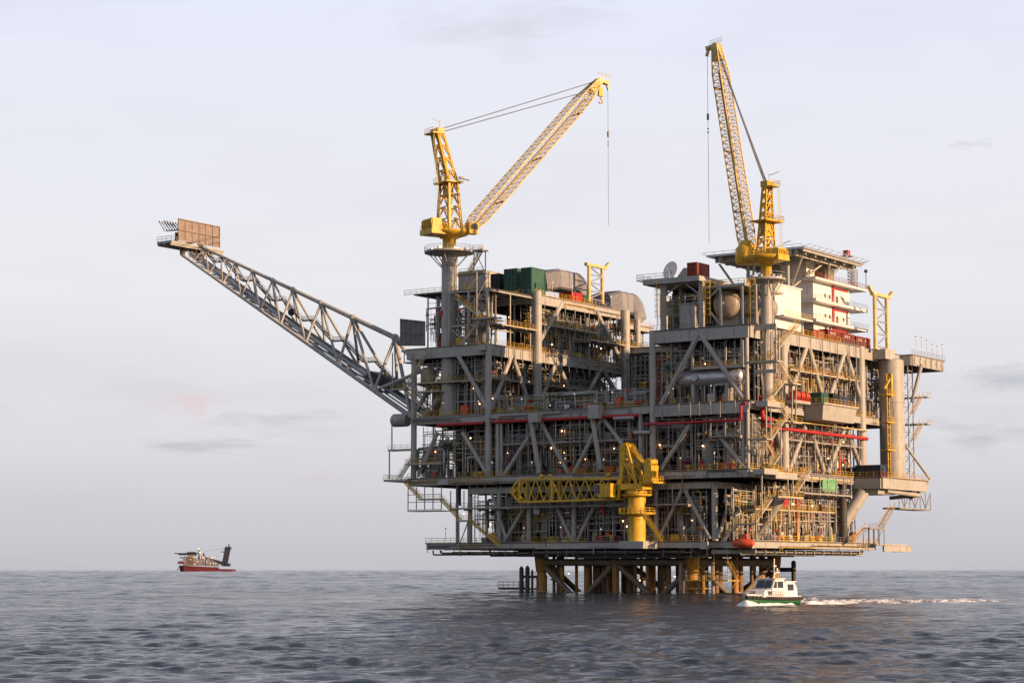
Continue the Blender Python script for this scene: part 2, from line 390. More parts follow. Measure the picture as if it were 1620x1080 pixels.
me.update(calc_edges=True)
sea = bpy.data.objects.new('water', me); col.objects.link(sea); sea['kind'] = 'structure'
m = bpy.data.materials.new('sea_water'); m.use_nodes = True; nt = m.node_tree; N = nt.nodes; L = nt.links; b = N['Principled BSDF']
b.inputs['Base Color'].default_value = (0.020, 0.030, 0.044, 1); b.inputs['Roughness'].default_value = 0.08; b.inputs['Specular IOR Level'].default_value = 0.33; b.inputs['IOR'].default_value = 1.33
tc = N.new('ShaderNodeTexCoord')
def noise(sc, det, stretch):
    mp = N.new('ShaderNodeMapping'); mp.inputs['Scale'].default_value = stretch; mp.inputs['Rotation'].default_value = (0, 0, R(-14))
    n = N.new('ShaderNodeTexNoise'); n.inputs['Scale'].default_value = sc; n.inputs['Detail'].default_value = det; n.inputs['Roughness'].default_value = 0.6
    L.new(tc.outputs['Object'], mp.inputs[0]); L.new(mp.outputs[0], n.inputs['Vector']); return n
a = noise(1.6, 6, (0.6, 1.3, 1)); c = noise(0.22, 8, (0.55, 1.2, 1))
g = noise(0.035, 8, (0.5, 1.0, 1))
b1 = N.new('ShaderNodeBump'); b1.inputs['Strength'].default_value = 1.0; b1.inputs['Distance'].default_value = 0.40; L.new(a.outputs['Fac'], b1.inputs['Height'])
b2 = N.new('ShaderNodeBump'); b2.inputs['Strength'].default_value = 0.9; b2.inputs['Distance'].default_value = 1.1; L.new(c.outputs['Fac'], b2.inputs['Height']); L.new(b2.outputs[0], b1.inputs['Normal'])
gm = N.new('ShaderNodeMapRange'); gm.inputs['From Min'].default_value = 0.36; gm.inputs['From Max'].default_value = 0.64; gm.inputs['To Min'].default_value = 0.25; gm.inputs['To Max'].default_value = 1.0; b2.inputs['Distance'].default_value = 1.7; L.new(gm.outputs[0], b2.inputs['Strength'])
L.new(g.outputs['Fac'], gm.inputs['Value']); L.new(gm.outputs[0], b1.inputs['Strength'])
L.new(b1.outputs[0], b.inputs['Normal'])
me.materials.append(m)

# ================================================================== THE PLATFORM STRUCTURE
Z12, Z28, Z44, Z61, Z76 = 12.2, 28.4, 44.0, 61.4, 76.2
UL = 73.5                              # right-hand plane of the left module
plat = thing('oil_platform', 'huge steel offshore oil platform of stacked decks standing on ochre legs in the sea', 'oil platform', (41, 29, 0))
def part(b, name, m, label=None, kind=None, parent=None): return b.build(name, m, parent or plat, label=label, kind=kind)
def deck(u0, u1, v0, v1, z, label=None, g=2.6, front=True, side=True, skip=()):
    b = MB(); b.box(u0, u1, v0, v1, z-0.25, z)
    n = max(2, int((u1-u0)/7))
    for i in range(1, n): u = u0+(u1-u0)*i/n; b.box(u-0.15, u+0.15, v0+0.4, v1-0.4, z-1.5, z-0.26)
    n = max(2, int((v1-v0)/7))
    for i in range(1, n): v = v0+(v1-v0)*i/n; b.box(u0+0.4, u1-0.4, v-0.16, v+0.16, z-1.7, z-0.262)
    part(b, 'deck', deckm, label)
    for k, (p, q) in enumerate([((u0+0.3, v0+0.3), (u1-0.3, v0+0.3)), ((u0+0.3, v0+0.7), (u0+0.3, v1-0.7)), ((u0+0.3, v1-0.3), (u1-0.3, v1-0.3)), ((u1-0.3, v0+0.7), (u1-0.3, v1-0.7))]):
        if k in skip: continue
        b = MB(); b.ibeam((p[0], p[1], z-0.27-g/2), (q[0], q[1], z-0.27-g/2), 0.6, g); part(b, 'girder', girderm)
def rails(pts, m=None, name='handrail'):
    b = MB(); b.rail(pts, 1.2, 0.05, 1.9); part(b, name, m or ylwdull)
deck(13, 92, 0, 62, Z12, g=1.35)
deck(0, 7.5, 0, 67, Z12, g=1.4); deck(7.6, 12.9, 3, 60, Z12-0.02, g=1.2)
deck(0, 97, -1, 62, Z28, g=1.6); deck(30, 97, 62.1, 84, Z28-0.05, g=2.0)
deck(10, 80, 1.2, 60, 25.9, g=1.4)
deck(0, 97, 0, 80, Z44, g=1.7)
b = MB(); b.ibeam((0.6, 0.1, Z44-2.3), (26, 0.1, Z44-2.3), 0.5, 1.1); b.build('girder', girderm, plat)
deck(UL, 98.5, 0, 72, Z61, g=2.5)
deck(0, 26.5, 0, 84, Z61, g=2.7)
deck(UL, 95, 22, 66, Z76, g=2.2)
deck(UL, 92, 66.1, 82, 73.0, g=1.2)
deck(27, UL-0.2, 68, 82, 66.0, g=1.2)
# cantilevered right end of the top deck
deck(-3, 14, 84.1, 106, Z61-0.03, g=2.6)
# cantilevered walkway landing on the left
b = MB(); b.box(97, 101.5, 3, 30, Z61-3.2, Z61-2.9); b.box(98.6, 101.5, 2, 3, Z61-0.4, Z61); 
for v in (3.1, 9, 15): b.bar((101.3, v, Z61-2.9), (101.3, v, Z61+0.0), 0.2); 
part(b, 'landing', girderm)
# blast walls that close the middle of the modules
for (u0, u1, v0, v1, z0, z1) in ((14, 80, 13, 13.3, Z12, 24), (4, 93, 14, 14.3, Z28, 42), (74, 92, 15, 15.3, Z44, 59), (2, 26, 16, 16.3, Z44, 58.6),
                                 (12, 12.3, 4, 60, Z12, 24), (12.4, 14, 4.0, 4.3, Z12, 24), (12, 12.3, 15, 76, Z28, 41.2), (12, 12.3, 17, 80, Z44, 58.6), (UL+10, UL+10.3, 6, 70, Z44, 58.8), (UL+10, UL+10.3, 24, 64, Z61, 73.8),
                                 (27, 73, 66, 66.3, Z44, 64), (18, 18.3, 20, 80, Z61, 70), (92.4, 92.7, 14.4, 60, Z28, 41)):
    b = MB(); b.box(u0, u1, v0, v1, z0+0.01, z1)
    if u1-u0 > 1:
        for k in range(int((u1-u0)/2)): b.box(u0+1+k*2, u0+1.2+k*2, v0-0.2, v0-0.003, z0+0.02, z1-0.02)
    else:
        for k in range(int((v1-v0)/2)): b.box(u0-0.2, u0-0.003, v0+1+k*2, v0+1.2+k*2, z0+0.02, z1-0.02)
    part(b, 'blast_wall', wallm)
# ---- columns (surveyed on the face they stand in)
def column(p, q, r, m=None, label=None, collars=()):
    b = MB(); b.tube(p, q, r, 20)
    p = Vector(p); q = Vector(q)
    for t in collars: c = p+(q-p)*t; d = (q-p).normalized()*0.12; b.tube(c-d, c+d, r*1.07, 20)
    part(b, 'column', m or girderm, label)
column((72.8, 0.2, Z28), (72.8, 0.2, Z61), 0.8, collars=(0.25, 0.5))
column((72.8, 22, Z44), (72.8, 22, Z76+0.6), 1.15, collars=(0.3, 0.62, 0.9))
column((72.8, 65.5, Z44), (72.8, 65.5, Z76), 1.25, collars=(0.5,))
column((72.8, 72, Z44), (72.8, 72, Z76-2), 0.8)
column((96.2, 0.6, Z28), (96.2, 0.6, Z61-1), 0.75)
column((96.2, 20, Z12+10), (96.2, 20, Z61), 0.7)
column((70.0, 0.1, Z28), (70.0, 0.1, 43), 0.5); column((69.0, 0.3, Z28), (69.0, 0.3, 43), 0.4)
column((0.9, 0.5, Z28), (0.9, 0.5, Z61), 0.45, collars=(0.5,)); column((2.2, 0.7, Z28), (2.2, 0.7, 43), 0.5)
column((25.8, 0.3, Z28), (25.8, 0.3, Z61), 0.75, collars=(0.5,))
column((29.4, 0.6, Z28), (29.4, 0.6, 43), 0.5)
column((0.2, 17, Z28), (0.2, 17, Z61), 1.15, collars=(0.28, 0.5, 0.8))
column((0.4, 60, Z28), (0.4, 60, Z61), 1.15, girderm, collars=(0.5,))
column((26, 40, Z44), (26, 40, Z61), 1.1)
column((10.6, 2.2, Z12), (10.6, 2.2, 25), 0.75, collars=(0.4,))
column((0.6, 49, Z12), (0.6, 49, 27), 1.0, dark)
for px in (790, 837, 908, 1038): p = onv(px, 830, 1.6); column((p[0], 1.6, Z12), (p[0], 1.6, 24.8), 0.6)
column((80, 2.5, Z12), (80, 2.5, 26), 0.6); column((80, 40, Z12), (80, 40, 26), 0.8); column((86.5, 6, Z12), (86.5, 6, 27), 0.35)
# ---- braces
def brace_v(x0, y0, x1, y1, v=0.35, r=0.52, m=None, v2=None):
    p = onv(x0, y0, v); q = onv(x1, y1, v if v2 is None else v2); b = MB(); b.tube(p, q, r, 14); part(b, 'brace', m or girderm)
def brace_u(x0, y0, x1, y1, u=0.35, r=0.55, m=None, u2=None):
    p = onu(x0, y0, u); q = onu(x1, y1, u if u2 is None else u2); b = MB(); b.tube(p, q, r, 14); part(b, 'brace', m or girderm)
for a in ((692, 684, 664, 748), (732, 684, 772, 752), (852, 668, 797, 752), (856, 668, 900, 750), (951, 664, 908, 748), (955, 663, 992, 712), (992, 712, 1012, 745), (1091, 672, 1046, 742), (1134, 684, 1182, 744)): brace_v(*a)
for a in ((840, 664, 853, 748), (937, 660, 950, 742)): brace_v(a[0], a[1], a[2], a[3], v=-0.9, r=0.6)
for a in ((724, 560, 771, 646), (1105, 530, 1070, 596), (1109, 530, 1176, 630), (1070, 596, 1046, 640)): brace_v(*a, r=0.62)
for a in ((700, 570, 660, 650),): brace_v(*a, v=6, r=0.6)
for a in ((776, 812-40, 800, 850), (831, 800, 797, 858), (880, 800, 905, 856), (940, 800, 912, 858), (1079, 774, 1040, 858), (1083, 774, 1124, 852)): brace_v(*a, v=1.6, r=0.45)
for a in ((809, 562, 777, 648), (810, 562, 841, 650), (880, 572, 850, 645), (881, 572, 911, 640), (951, 582, 921, 640), (952, 582, 981, 632)): brace_u(*a, u=UL+0.3, r=0.6)
for a in ((889, 480, 853, 540), (943, 492, 978, 562)): brace_u(*a, u=UL+0.2, r=0.62)
for a in ((1277, 544, 1248, 630), (1278, 544, 1304, 640), (1336, 556, 1309, 640), (1337, 556, 1364, 640), (1228, 640, 1246, 540)): brace_u(*a, u=0.5, r=0.62)
for a in ((1273, 676, 1248, 745), (1282, 680, 1303, 745), (1335, 680, 1309, 748), (1339, 680, 1364, 745), (1228, 676, 1243, 735)): brace_u(*a, u=0.5, r=0.6)
for a in ((1158, 783, 1136, 850), (1160, 783, 1172, 818)): brace_u(*a, u=9.6, r=0.45)
# raking legs that carry the upper decks from the jacket
b = MB(); b.tube(onu(1240, 778, -0.5), onu(1188, 866, 8), 1.15, 18); part(b, 'raking_leg', girderm)
b = MB(); b.tube(onu(1366, 778, -2.0), onu(1312, 862, 4), 1.55, 18); part(b, 'raking_leg', girderm)
# ---- outstanding beam ends and consoles
for (x, y0, y1, w) in ((845, 654, 668, 2.6), (940, 640, 662, 2.8)):
    p = onv(x, y0, -2); q = onv(x, y1, -2); b = MB(); b.box(p[0]-w/2, p[0]+w/2, -2.6, -0.02, q[2], p[2]); part(b, 'beam_end', girderm)
p = onv(760, 541, -1.5); b = MB(); b.box(UL-0.6, UL+1.4, -1.5, -0.02, Z61-1.8, Z61-0.3); part(b, 'beam_end', girderm)
b = MB(); b.box(11.2, 12.9, -0.9, 0.25, 10.3, 12.0); b.box(-0.6, 1.4, -0.9, -0.02, 10.4, 12.0); b.box(84, 87, -1.6, -1.02, 26.6, 28.1); part(b, 'beam_end', girderm)
# top beam crossing between the right module and its crane
b = MB(); b.ibeam((-5.4, 3, Z61-0.6), (0.2, 3, Z61-0.6), 0.6, 1.3); b.ibeam((-5.4, 3, 50.6), (0.2, 3, 50.6), 0.5, 0.8)
for u in (-5.2, -2.6): b.bar((u, 3, 50.9), (u, 3, Z61-1.3), 0.28)
part(b, 'outrigger_frame', girderm)
# hung frame in the third storey of the right module
b = MB(); p0 = onv(1093, 535, 0.2); p1 = onv(1172, 578, 0.2)
for u in (p0[0], p1[0]): b.bar((u, 0.9, Z61-3), (u, 0.9, p1[2]), 0.55)
b.bar((p0[0]+0.27, 0.9, p1[2]), (p1[0]-0.27, 0.9, p1[2]), 0.55, 0.6); b.box(p1[0], p0[0], 1.3, 5, p1[2]-0.1, p1[2]+0.1)
part(b, 'hung_frame', girderm); rails([(p0[0]-0.4, 0.9, p1[2]+0.3), (p1[0]+0.4, 0.9, p1[2]+0.3)])
# ---- handrails on the deck edges
for z, u0, u1, v in ((Z12, 13, 92, -0.05), (Z28, 0, 97, -1.05), (Z44, 27, 72, -0.05), (Z44, 0, 25, -0.05), (Z44, 74, 97, -0.05)):
    n = max(1, round((u1-u0)/16))
    for i in range(n): rails([(u0+(u1-u0)*i/n+0.05, v, z+0.01), (u0+(u1-u0)*(i+1)/n-0.05, v, z+0.01)], steel if (i+int(z)) % 2 else ylwdull)
for z, u, v0, v1 in ((Z12, -0.05, 0, 67), (Z28, -0.05, 0, 54), (Z44, -0.05, 8, 80), (Z61, -0.05, 20, 62), (Z61, UL-0.05, 0, 72), (Z76, UL-0.05, 22, 66), (73.0, UL-0.05, 66.1, 82), (Z44, UL-0.05, 1, 66)):
    n = max(1, round((v1-v0)/14))
    for i in range(n): rails([(u, v0+(v1-v0)*i/n+0.05, z+0.01), (u, v0+(v1-v0)*(i+1)/n-0.05, z+0.01)], ylwdull if (i+int(z)) % 3 else steel)
rails([(0.2, -0.05, Z61), (26.3, -0.05, Z61)], steel); rails([(UL, -0.05, Z61), (84, -0.05, Z61)]); rails([(UL, 21.95, Z76), (95, 21.95, Z76)], steel)
rails([(-3.05, 84.2, Z61), (-3.05, 106, Z61)], steel); rails([(27.2, 67.95, 66.0), (73.2, 67.95, 66.0)], steel)
# mezzanine of the left module, seen in its sunlit side
def gallery(face, base, a0, a1, z, d=3.0, m=ylwdull, hang=0, t=0.22):
    b = MB(); b2 = MB(); F = (lambda a, bb, zz: (a, base+bb, zz)) if face == 'f' else (lambda a, bb, zz: (base+bb, a, zz))
    P, Q = F(a0, 0, z-t), F(a1, d, z); b.box(min(P[0], Q[0]), max(P[0], Q[0]), min(P[1], Q[1]), max(P[1], Q[1]), P[2], Q[2])
    n = max(2, int(abs(a1-a0)/4.2))
    for i in range(n+1):
        a = a0+(a1-a0)*i/n; a = min(max(a, a0+0.2), a1-0.2)
        if hang: b.bar(F(a, 0.12, z), F(a, 0.12, z+hang), 0.2)
        b.bar(F(a, 0.14, z-t-0.2), F(a, d, z-t-0.2), 0.16, 0.36)
    part(b, 'gallery', girderm)
    b2.rail([F(a0, -0.03, z), F(a1, -0.03, z)], 1.2, 0.05, 1.8); part(b2, 'handrail', m)
gallery('s', UL-0.3, 22.5, 52, 68.7); gallery('s', UL-1.8, 46, 81, 66.4, d=4.5)
gallery('s', UL-1.2, 1, 21.5, 66.6, d=5)
gallery('s', UL-0.3, 2, 64, 53.0, m=steel); gallery('f', 0.0, 76, 95, 52.5)
gallery('f', -0.6, 16, 84, 20.7, m=steel, hang=4.4); gallery('f', 0.2, 32, 70, 36.2, m=steel, hang=5.0)
gallery('s', -0.2, 20, 58, 52.6, m=ylwdull); gallery('s', -0.2, 16, 60, 36.0, m=steel); gallery('s', 2.0, 6, 60, 19.5, m=ylwdull, hang=5.5)
gallery('s', -1.4, 24, 50, 23.6, m=steel, hang=4); gallery('f', -1.0, 2, 10, 36.0, m=steel, hang=4)
# open steel frames of the left module front, above the third deck
b = MB()
us = (UL+0.3, UL+6, UL+12)
for u in us:
    for v in (1, 11, 21.3): b.bar((u, v, Z61), (u, v, 75.2), 0.5 if v == 1 else 0.35)
for z in (66.4, 75.0):
    for v in (1, 11): b.bar((us[0]+0.26, v, z), (us[2]-0.26, v, z), 0.4)
    for u in us: b.bar((u, 1.3, z), (u, 21, z), 0.34)
b.bar((us[1]+.3, 0.9, 62), (us[2]-.3, 0.9, 66), 0.22); b.bar((us[1]+.3, 0.9, 71), (us[0]-.3, 0.9, 75), 0.22)
part(b, 'open_frame', girderm)
b = MB(); b.box(UL+0.3, UL+24, 2, 21.8, 75.3, 75.6); part(b, 'deck', deckm); rails([(UL+0.3, 1.9, 75.6), (UL+27, 1.9, 75.6)], ylwdull)
# upper side verticals hanging off girders
for (face, base, a0, a1, z0, z1, n) in (('f', -0.35, 16, 84, 24.0, 28, 16), ('f', -1.35, 2, 26, 40.2, 44, 8), ('f', -0.25, 30, 70, 32, 43, 7), ('s', UL-0.5, 2, 70, 56.5, 61, 22), ('s', -0.5, 22, 60, 50, 61, 7), ('s', -0.6, 18, 58, 28.6, 40, 8), ('s', UL-0.4, 24, 64, 65, 74, 9), ('s', UL-0.6, 46, 80, 56, 66, 9)):
    for i in range(n):
        a = a0+(a1-a0)*(i+random.uniform(.2, .8))/n; P = (lambda z: (a, base, z)) if face == 'f' else (lambda z: (base, a, z))
        b = MB(); b.tube(P(z0+random.uniform(0, 1)), P(z1), random.choice((0.09, 0.13, 0.17)), 6)
        part(b, 'hanger_post', steel)
# ---- long service pipes on the faces
def pipe(pts, r, m, name='service_pipe', n=10, label=None):
    b = MB(); b.bend(pts, r, n); part(b, name, m, label)
pipe([(88, -0.5, 41.6), (73.9, -0.5, 41.6)], 0.42, red, 'fire_main', label='dark red fire main'); pipe([(71, -0.5, 41.7), (30, -0.5, 41.7), (30, 0.8, 41.7)], 0.42, red, 'fire_main')
pipe([(27, -1.6, 39.4), (1.5, -1.6, 39.4), (1.5, -1.6, 43.2), (0.2, -1.6, 43.2)], 0.32, red, 'fire_main')
pipe([(-0.9, 5, 38.5), (-0.9, 8, 38.2), (-0.9, 61, 38.2), (1, 61, 38.2)], 0.42, red, 'fire_main')
pipe([(-1, 1, 43.2), (-1, 4, 43.2), (-1, 4, 40), (-1, 9, 40)], 0.5, red, 'fire_main'); pipe([(-0.8, 6, 47), (-0.8, 6, 52), (-0.8, 9, 52), (-0.8, 9, 46)], 0.4, red, 'fire_main')
pipe([(-1.3, 8, 39.9), (-1.3, 30, 40.2), (-1.3, 60, 40.2)], 0.16, paley); pipe([(30, -0.9, 26.9), (86, -0.9, 26.9)], 0.28, steel); pipe([(14, -0.8, 31.6), (14, -0.8, 26.8), (1, -0.8, 26.8), (-1.2, 8, 26.6), (-1.2, 26, 26.6)], 0.16, steel); 
pipe([(13, -0.8, 31.9), (13, -0.8, 27.3), (0.6, -0.8, 27.3), (-1.6, 8, 27.1), (-1.6, 26, 27.1)], 0.16, steel)
pipe([(26, -0.6, 37.6), (30.5, -0.6, 37.6)], 0.45, galv); pipe([(30.5, -0.6, 41.2), (36, -0.6, 41.2)], 0.45, galv)
for i, du in enumerate((80.2, 78.6, 77.2)): pipe([(du, 3.5, Z44+0.5), (du, 3.5, 57.4-i*.4), (du+(-2.5 if i else 3), 3.5, 57.4-i*.4), (du+(-2.5 if i else 3), 8, 57.4-i*.4)], 0.5, steel)
# ---- the jacket
for (u, v) in ((62.3, 8), (20, 8), (20, 49.6), (62.3, 49.6)):
    b = MB(); b.lathe((u, v, -8), [(0, 1.35), (12.2, 1.35), (12.4, 1.15), (13.0, 1.15), (13.2, 1.4), (16.2, 1.75), (17.6, 1.75), (17.7, 1.3), (18.6, 1.3)], 24); part(b, 'jacket_leg', legm)
for (u, v) in ((41, 8), (20, 29), (41, 49.6), (62.3, 29)):
    b = MB(); b.tube((u, v, -8), (u, v, 10), 0.85, 18); part(b, 'jacket_leg', legm)
for (p, q, r) in (((60.9, 8, 7.4), (21.4, 8, 7.4), 0.75), ((20, 9.4, 7.4), (20, 48.2, 7.4), 0.85), ((62.3, 9.4, 7.4), (62.3, 48.2, 7.4), 0.75), ((60.9, 49.6, 7.4), (21.4, 49.6, 7.4), 0.75),
                  ((61.2, 8, 6.3), (53.5, 8, -0.6), 0.62), ((42, 8, 6.5), (49.5, 8, -0.6), 0.62), ((40.2, 8, 6.5), (31, 8, -0.6), 0.62), ((21.2, 8, 5), (28.5, 8, -0.6), 0.62),
                  ((61.2, 49.6, 6.3), (50, 49.6, -0.6), 0.62), ((21.2, 49.6, 5), (31, 49.6, -0.6), 0.62), ((62.3, 12, 6.6), (62.3, 26, -0.6), 0.6), ((20, 11, 6.6), (20, 26, -0.6), 0.5), ((20, 47, 6.6), (20, 33, -0.6), 0.5)):
    b = MB(); b.tube(p, q, r*1.15, 16); part(b, 'jacket_brace', jackm)
b = MB()
for u in (66, 60, 54, 47.5, 41.5, 35, 29, 22.5, 17): b.box(u-0.35, u+0.35, 4, 54, 8.75, 10.2)
for v in (5, 12, 30, 52): b.box(16, 67, v-0.3, v+0.3, 8.2, 10.0) if False else None
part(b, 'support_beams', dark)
b = MB(); b.box(16, 67.6, 5.4, 6.1, 8.75, 10.35); b.box(15.9, 16.6, 6.2, 52, 8.75, 10.35); part(b, 'girder', dark)
for k, (u, v) in enumerate([(56, 14), (53, 15), (50.6, 14.4), (48, 16), (45, 15), (38, 15), (35.5, 16), (32, 14), (27, 17), (24, 15), (59, 11), (60, 10), (57.4, 9.6), (44, 9.6), (36.6, 9.8), (33, 9.4), (27.4, 9.8), (23.6, 10), (20.5, 14), (20.4, 20), (20.2, 38), (38, 20), (50, 20), (28, 22), (51, 11), (46.4, 11.5), (39.5, 11.8), (34, 11), (30, 12.5), (25, 11.5), (23, 19), (21.5, 24), (20.8, 33), (21, 45), (44, 20), (52, 30), (46, 32), (36, 31), (30, 33), (25, 28), (57, 28), (54, 22), (33, 24), (22, 36), (22, 42)]):
    b = MB(); b.tube((u, v, -7), (u, v, 10.4), random.choice((0.4, 0.6, 0.8)), 12)
    if k % 2: b.tube((u, v, 3), (u, v, 3.5), 0.8, 12)
    part(b, 'conductor', brown if k % 3 else legm)
for (x, yt, r) in ((1077, 891, 0.42), (1085, 900, 0.3), (1128, 889, 0.42), (1106, 905, .25), (1117, 905, 0.25)):
    p = onv(x, 930, 5); b = MB(); b.tube((p[0], 5, -6), (p[0], 5, onv(x, yt, 5)[2]), r, 12); part(b, 'caisson', steel)
for (x, yt, r) in ((825, 895, 0.55), (834.5, 894, 0.55), (842, 900, 0.3)):
    p = onv(x, 930, 6); zt = onv(x, yt, 6)[2]; b = MB(); b.lathe((p[0], 6, -6), [(0, r), (zt+5.4, r), (zt+6, r*0.3)], 14); part(b, 'fender_pile', dark)
    b = MB(); b.tube((p[0], 6, 3.9), (62.8, 8, 3.9), 0.3, 8); part(b, 'fender_arm', dark)
b = MB(); p = onu(1256, 930, 17); b.lathe((17, p[1], -6), [(0, 0.6), (13.4, 0.6), (13.9, 0.3)], 14); part(b, 'fender_pile', dark)
b = MB(); b.lathe((17.6, p[1], 5.6), [(-0.1, .35), (0, .55), (3.2, .55), (3.3, .35)], 12, axis=(1, 0, 0)); part(b, 'fender', rubber)
# boat landing on the left and stairs down the right leg
b = MB(); b.box(66.5, 76, 9, 12, 0.7, 1.1); b.rail([(66.6, 8.95, 1.1), (76, 8.95, 1.1)], 1.5, 0.07, 1.6); part(b, 'boat_landing', dark)
A_, B_ = onv(1150, 888, 4), onv(1166, 915, 4)
b = MB(); b.stair(A_, B_, 1.2, (0, 1, 0)); b.stair_rail(A_, B_, 1.2, (0, 1, 0)); part(b, 'stair', ylwdull)
b = MB(); b.box(8, 19, 3.2, 9, 3.0, 3.2); b.rail([(8, 3.2, 3.2), (19, 3.2, 3.2)]); b.bar(onv(1158, 930, 4), onv(1166, 917, 4), 0.16); b.box(14, 20, 3, 6, 1.2, 1.4)
for u in (8.4, 12, 16): b.tube((u, 4, 3.0), (u, 4, 10.4), 0.12, 6)
part(b, 'boat_landing', ylwdull)
# ---- stairs
def stair(p, q, w=1.1, side=(0, 1, 0), m=None, land=True):
    b = MB(); b.stair(p, q, w, side); s_ = part(b, 'stair', m or girderm)
    b = MB(); b.stair_rail(p, q, w, side); o = b.build('handrail', ylwdull, s_)
    return s_
def flight_u(x0, y0, x1, y1, u, **k): return stair(onu(x0, y0, u), onu(x1, y1, u), side=(1, 0, 0), **k)
def flight_v(x0, y0, x1, y1, v, **k): return stair(onv(x0, y0, v), onv(x1, y1, v), side=(0, 1, 0), **k)
def landing(x0, x1, y, c, face, d=1.6, th=0.3, rail=True):
    f = onu if face == 'u' else onv
    p, q = f(x0, y, c), f(x1, y, c); b = MB(); r = MB()
    z = (p[2]+q[2])/2
    if face == 'u': b.box(c-d/2, c+d/2, min(p[1], q[1]), max(p[1], q[1]), z-th, z); r.rail([(c-d/2, p[1], z), (c-d/2, q[1], z)])
    else: b.box(min(p[0], q[0]), max(p[0], q[0]), c-d/2, c+d/2, z-th, z); r.rail([(p[0], c-d/2, z), (q[0], c-d/2, z)])
    o = part(b, 'landing', girderm)
    if rail: r.build('handrail', ylwdull, o)
# right corner stair tower
flight_u(1238, 540, 1262, 514, -2.6); flight_u(1216, 568, 1238, 540, -2.6); landing(1182, 1234, 572, -4, 'v', 3)
flight_u(1231, 574, 1251, 606, -3.6); landing(1246, 1258, 607, -3.4, 'u', 3); flight_u(1221, 626, 1238, 604, -2.8)
landing(1205, 1232, 636, -2.5, 'u', 3, 1.2); flight_u(1233, 640, 1251, 667, -3.6); landing(1246, 1260, 668, -3.4, 'u', 3)
flight_u(1218, 694, 1238, 666, -2.8); landing(1187, 1218, 694, -3, 'v', 3); flight_u(1207, 696, 1219, 718, -3.6); flight_u(1221, 736, 1234, 716, -2.8)
landing(1200, 1222, 742, -3, 'u', 3, 1.2); landing(1218, 1252, 748, -2.2, 'u', 3, 1.4)
flight_u(1256, 782, 1280, 744, -3.2); landing(1222, 1262, 786, -3.0, 'u', 3)
flight_u(1193, 826, 1222, 784, -2.4); landing(1166, 1202, 828, -2.4, 'v', 3)
flight_v(1168, 828, 1143, 856, -2.4)
for (x, y0, y1) in ((1232, 522, 574), (1227, 522, 574), (1259, 604, 668), (1253, 604, 668), (1219, 640, 694), (1212, 640, 694), (1235, 668, 742), (1254, 740, 788), (1246, 740, 788), (1205, 742, 820)):
    p, q = onu(x, y0, -3.4), onu(x, y1, -3.4); b = MB(); b.bar(p, q, 0.28); part(b, 'stair_post', girderm)
# left stairs
flight_v(636+8, 612, 676, 556, -1.6); landing(622, 645, 615, -1.6, 'v', 2.4)
flight_v(648, 620, 668, 646-36, -1.6) if False else None
flight_v(640, 616, 672, 640+6, -1.8)
landing(664, 700, 619, 0.5, 'v', 3); flight_v(664, 668, 694, 630, 0.5)
flight_v(655, 725, 690, 690, -1.4) if False else flight_v(632, 756, 652, 726, -1.6)
landing(645, 700, 733, -1.4, 'v', 2.2); landing(618, 660, 711, 3, 'v', 2.4)
flight_v(640, 762, 665, 788, -2.4, m=ylwdull); landing(665, 700, 789, -2.4, 'v', 2.2); flight_v(698, 790, 728, 822, -2.4, m=ylwdull); landing(726, 748, 823, -2.4, 'v', 2.2)
flight_v(744, 824, 790, 862, -2.4, m=ylwdull); flight_u(727, 473, 757, 500, UL+4) if False else flight_v(722, 472, 758, 500, -1.0)
flight_v(728, 546, 762, 506, -1.0); flight_v(729, 468, 757, 436, 6); landing(752, 790, 503, -1.0, 'v', 2.4); landing(716, 770, 433, 6, 'v', 3)
for (x, y0, y1, v) in ((754, 430, 545, -1.6), (773, 430, 545, 6), (726, 824, 862, -1.6), (740, 824, 862, -1.6), (621, 558, 615, -2.4), (620, 660, 712, 2), (616, 712, 757, -1)):
    b = MB(); b.bar(onv(x, y0, v), onv(x, y1, v), 0.24); part(b, 'stair_post', girderm)
p = onv(755, 470, -1.6)
for (x0, y0, x1, y1, v) in ((756, 468, 772, 436, -1.2), (756, 470, 772, 474, -1.2), (728, 858, 740, 826, -1.6), (772, 476, 774, 540, -1.2)): b = MB(); b.bar(onv(x0, y0, v), onv(x1, y1, v), 0.2); part(b, 'stair_post', girderm)
# left: protruding platform at the second deck and the scaffold under it
b = MB(); b.box(96, 103, -3, 8, Z28-0.7, Z28-0.3); part(b, 'landing', girderm); rails([(97, -3, Z28-0.3), (103, -3, Z28-0.3), (103, 8, Z28-0.3)])
b = MB()
for k in range(5): b.bar((86+k*2.6, -1.4, 20.4), (86+k*2.6, -1.4, 26.2), 0.18)
for z in (20.5, 22.4, 24.3): b.bar((86, -1.4, z), (96.6, -1.4, z), 0.16)
b.box(86, 96.6, -1.4, 3, 20.1, 20.3); part(b, 'scaffold', steel)
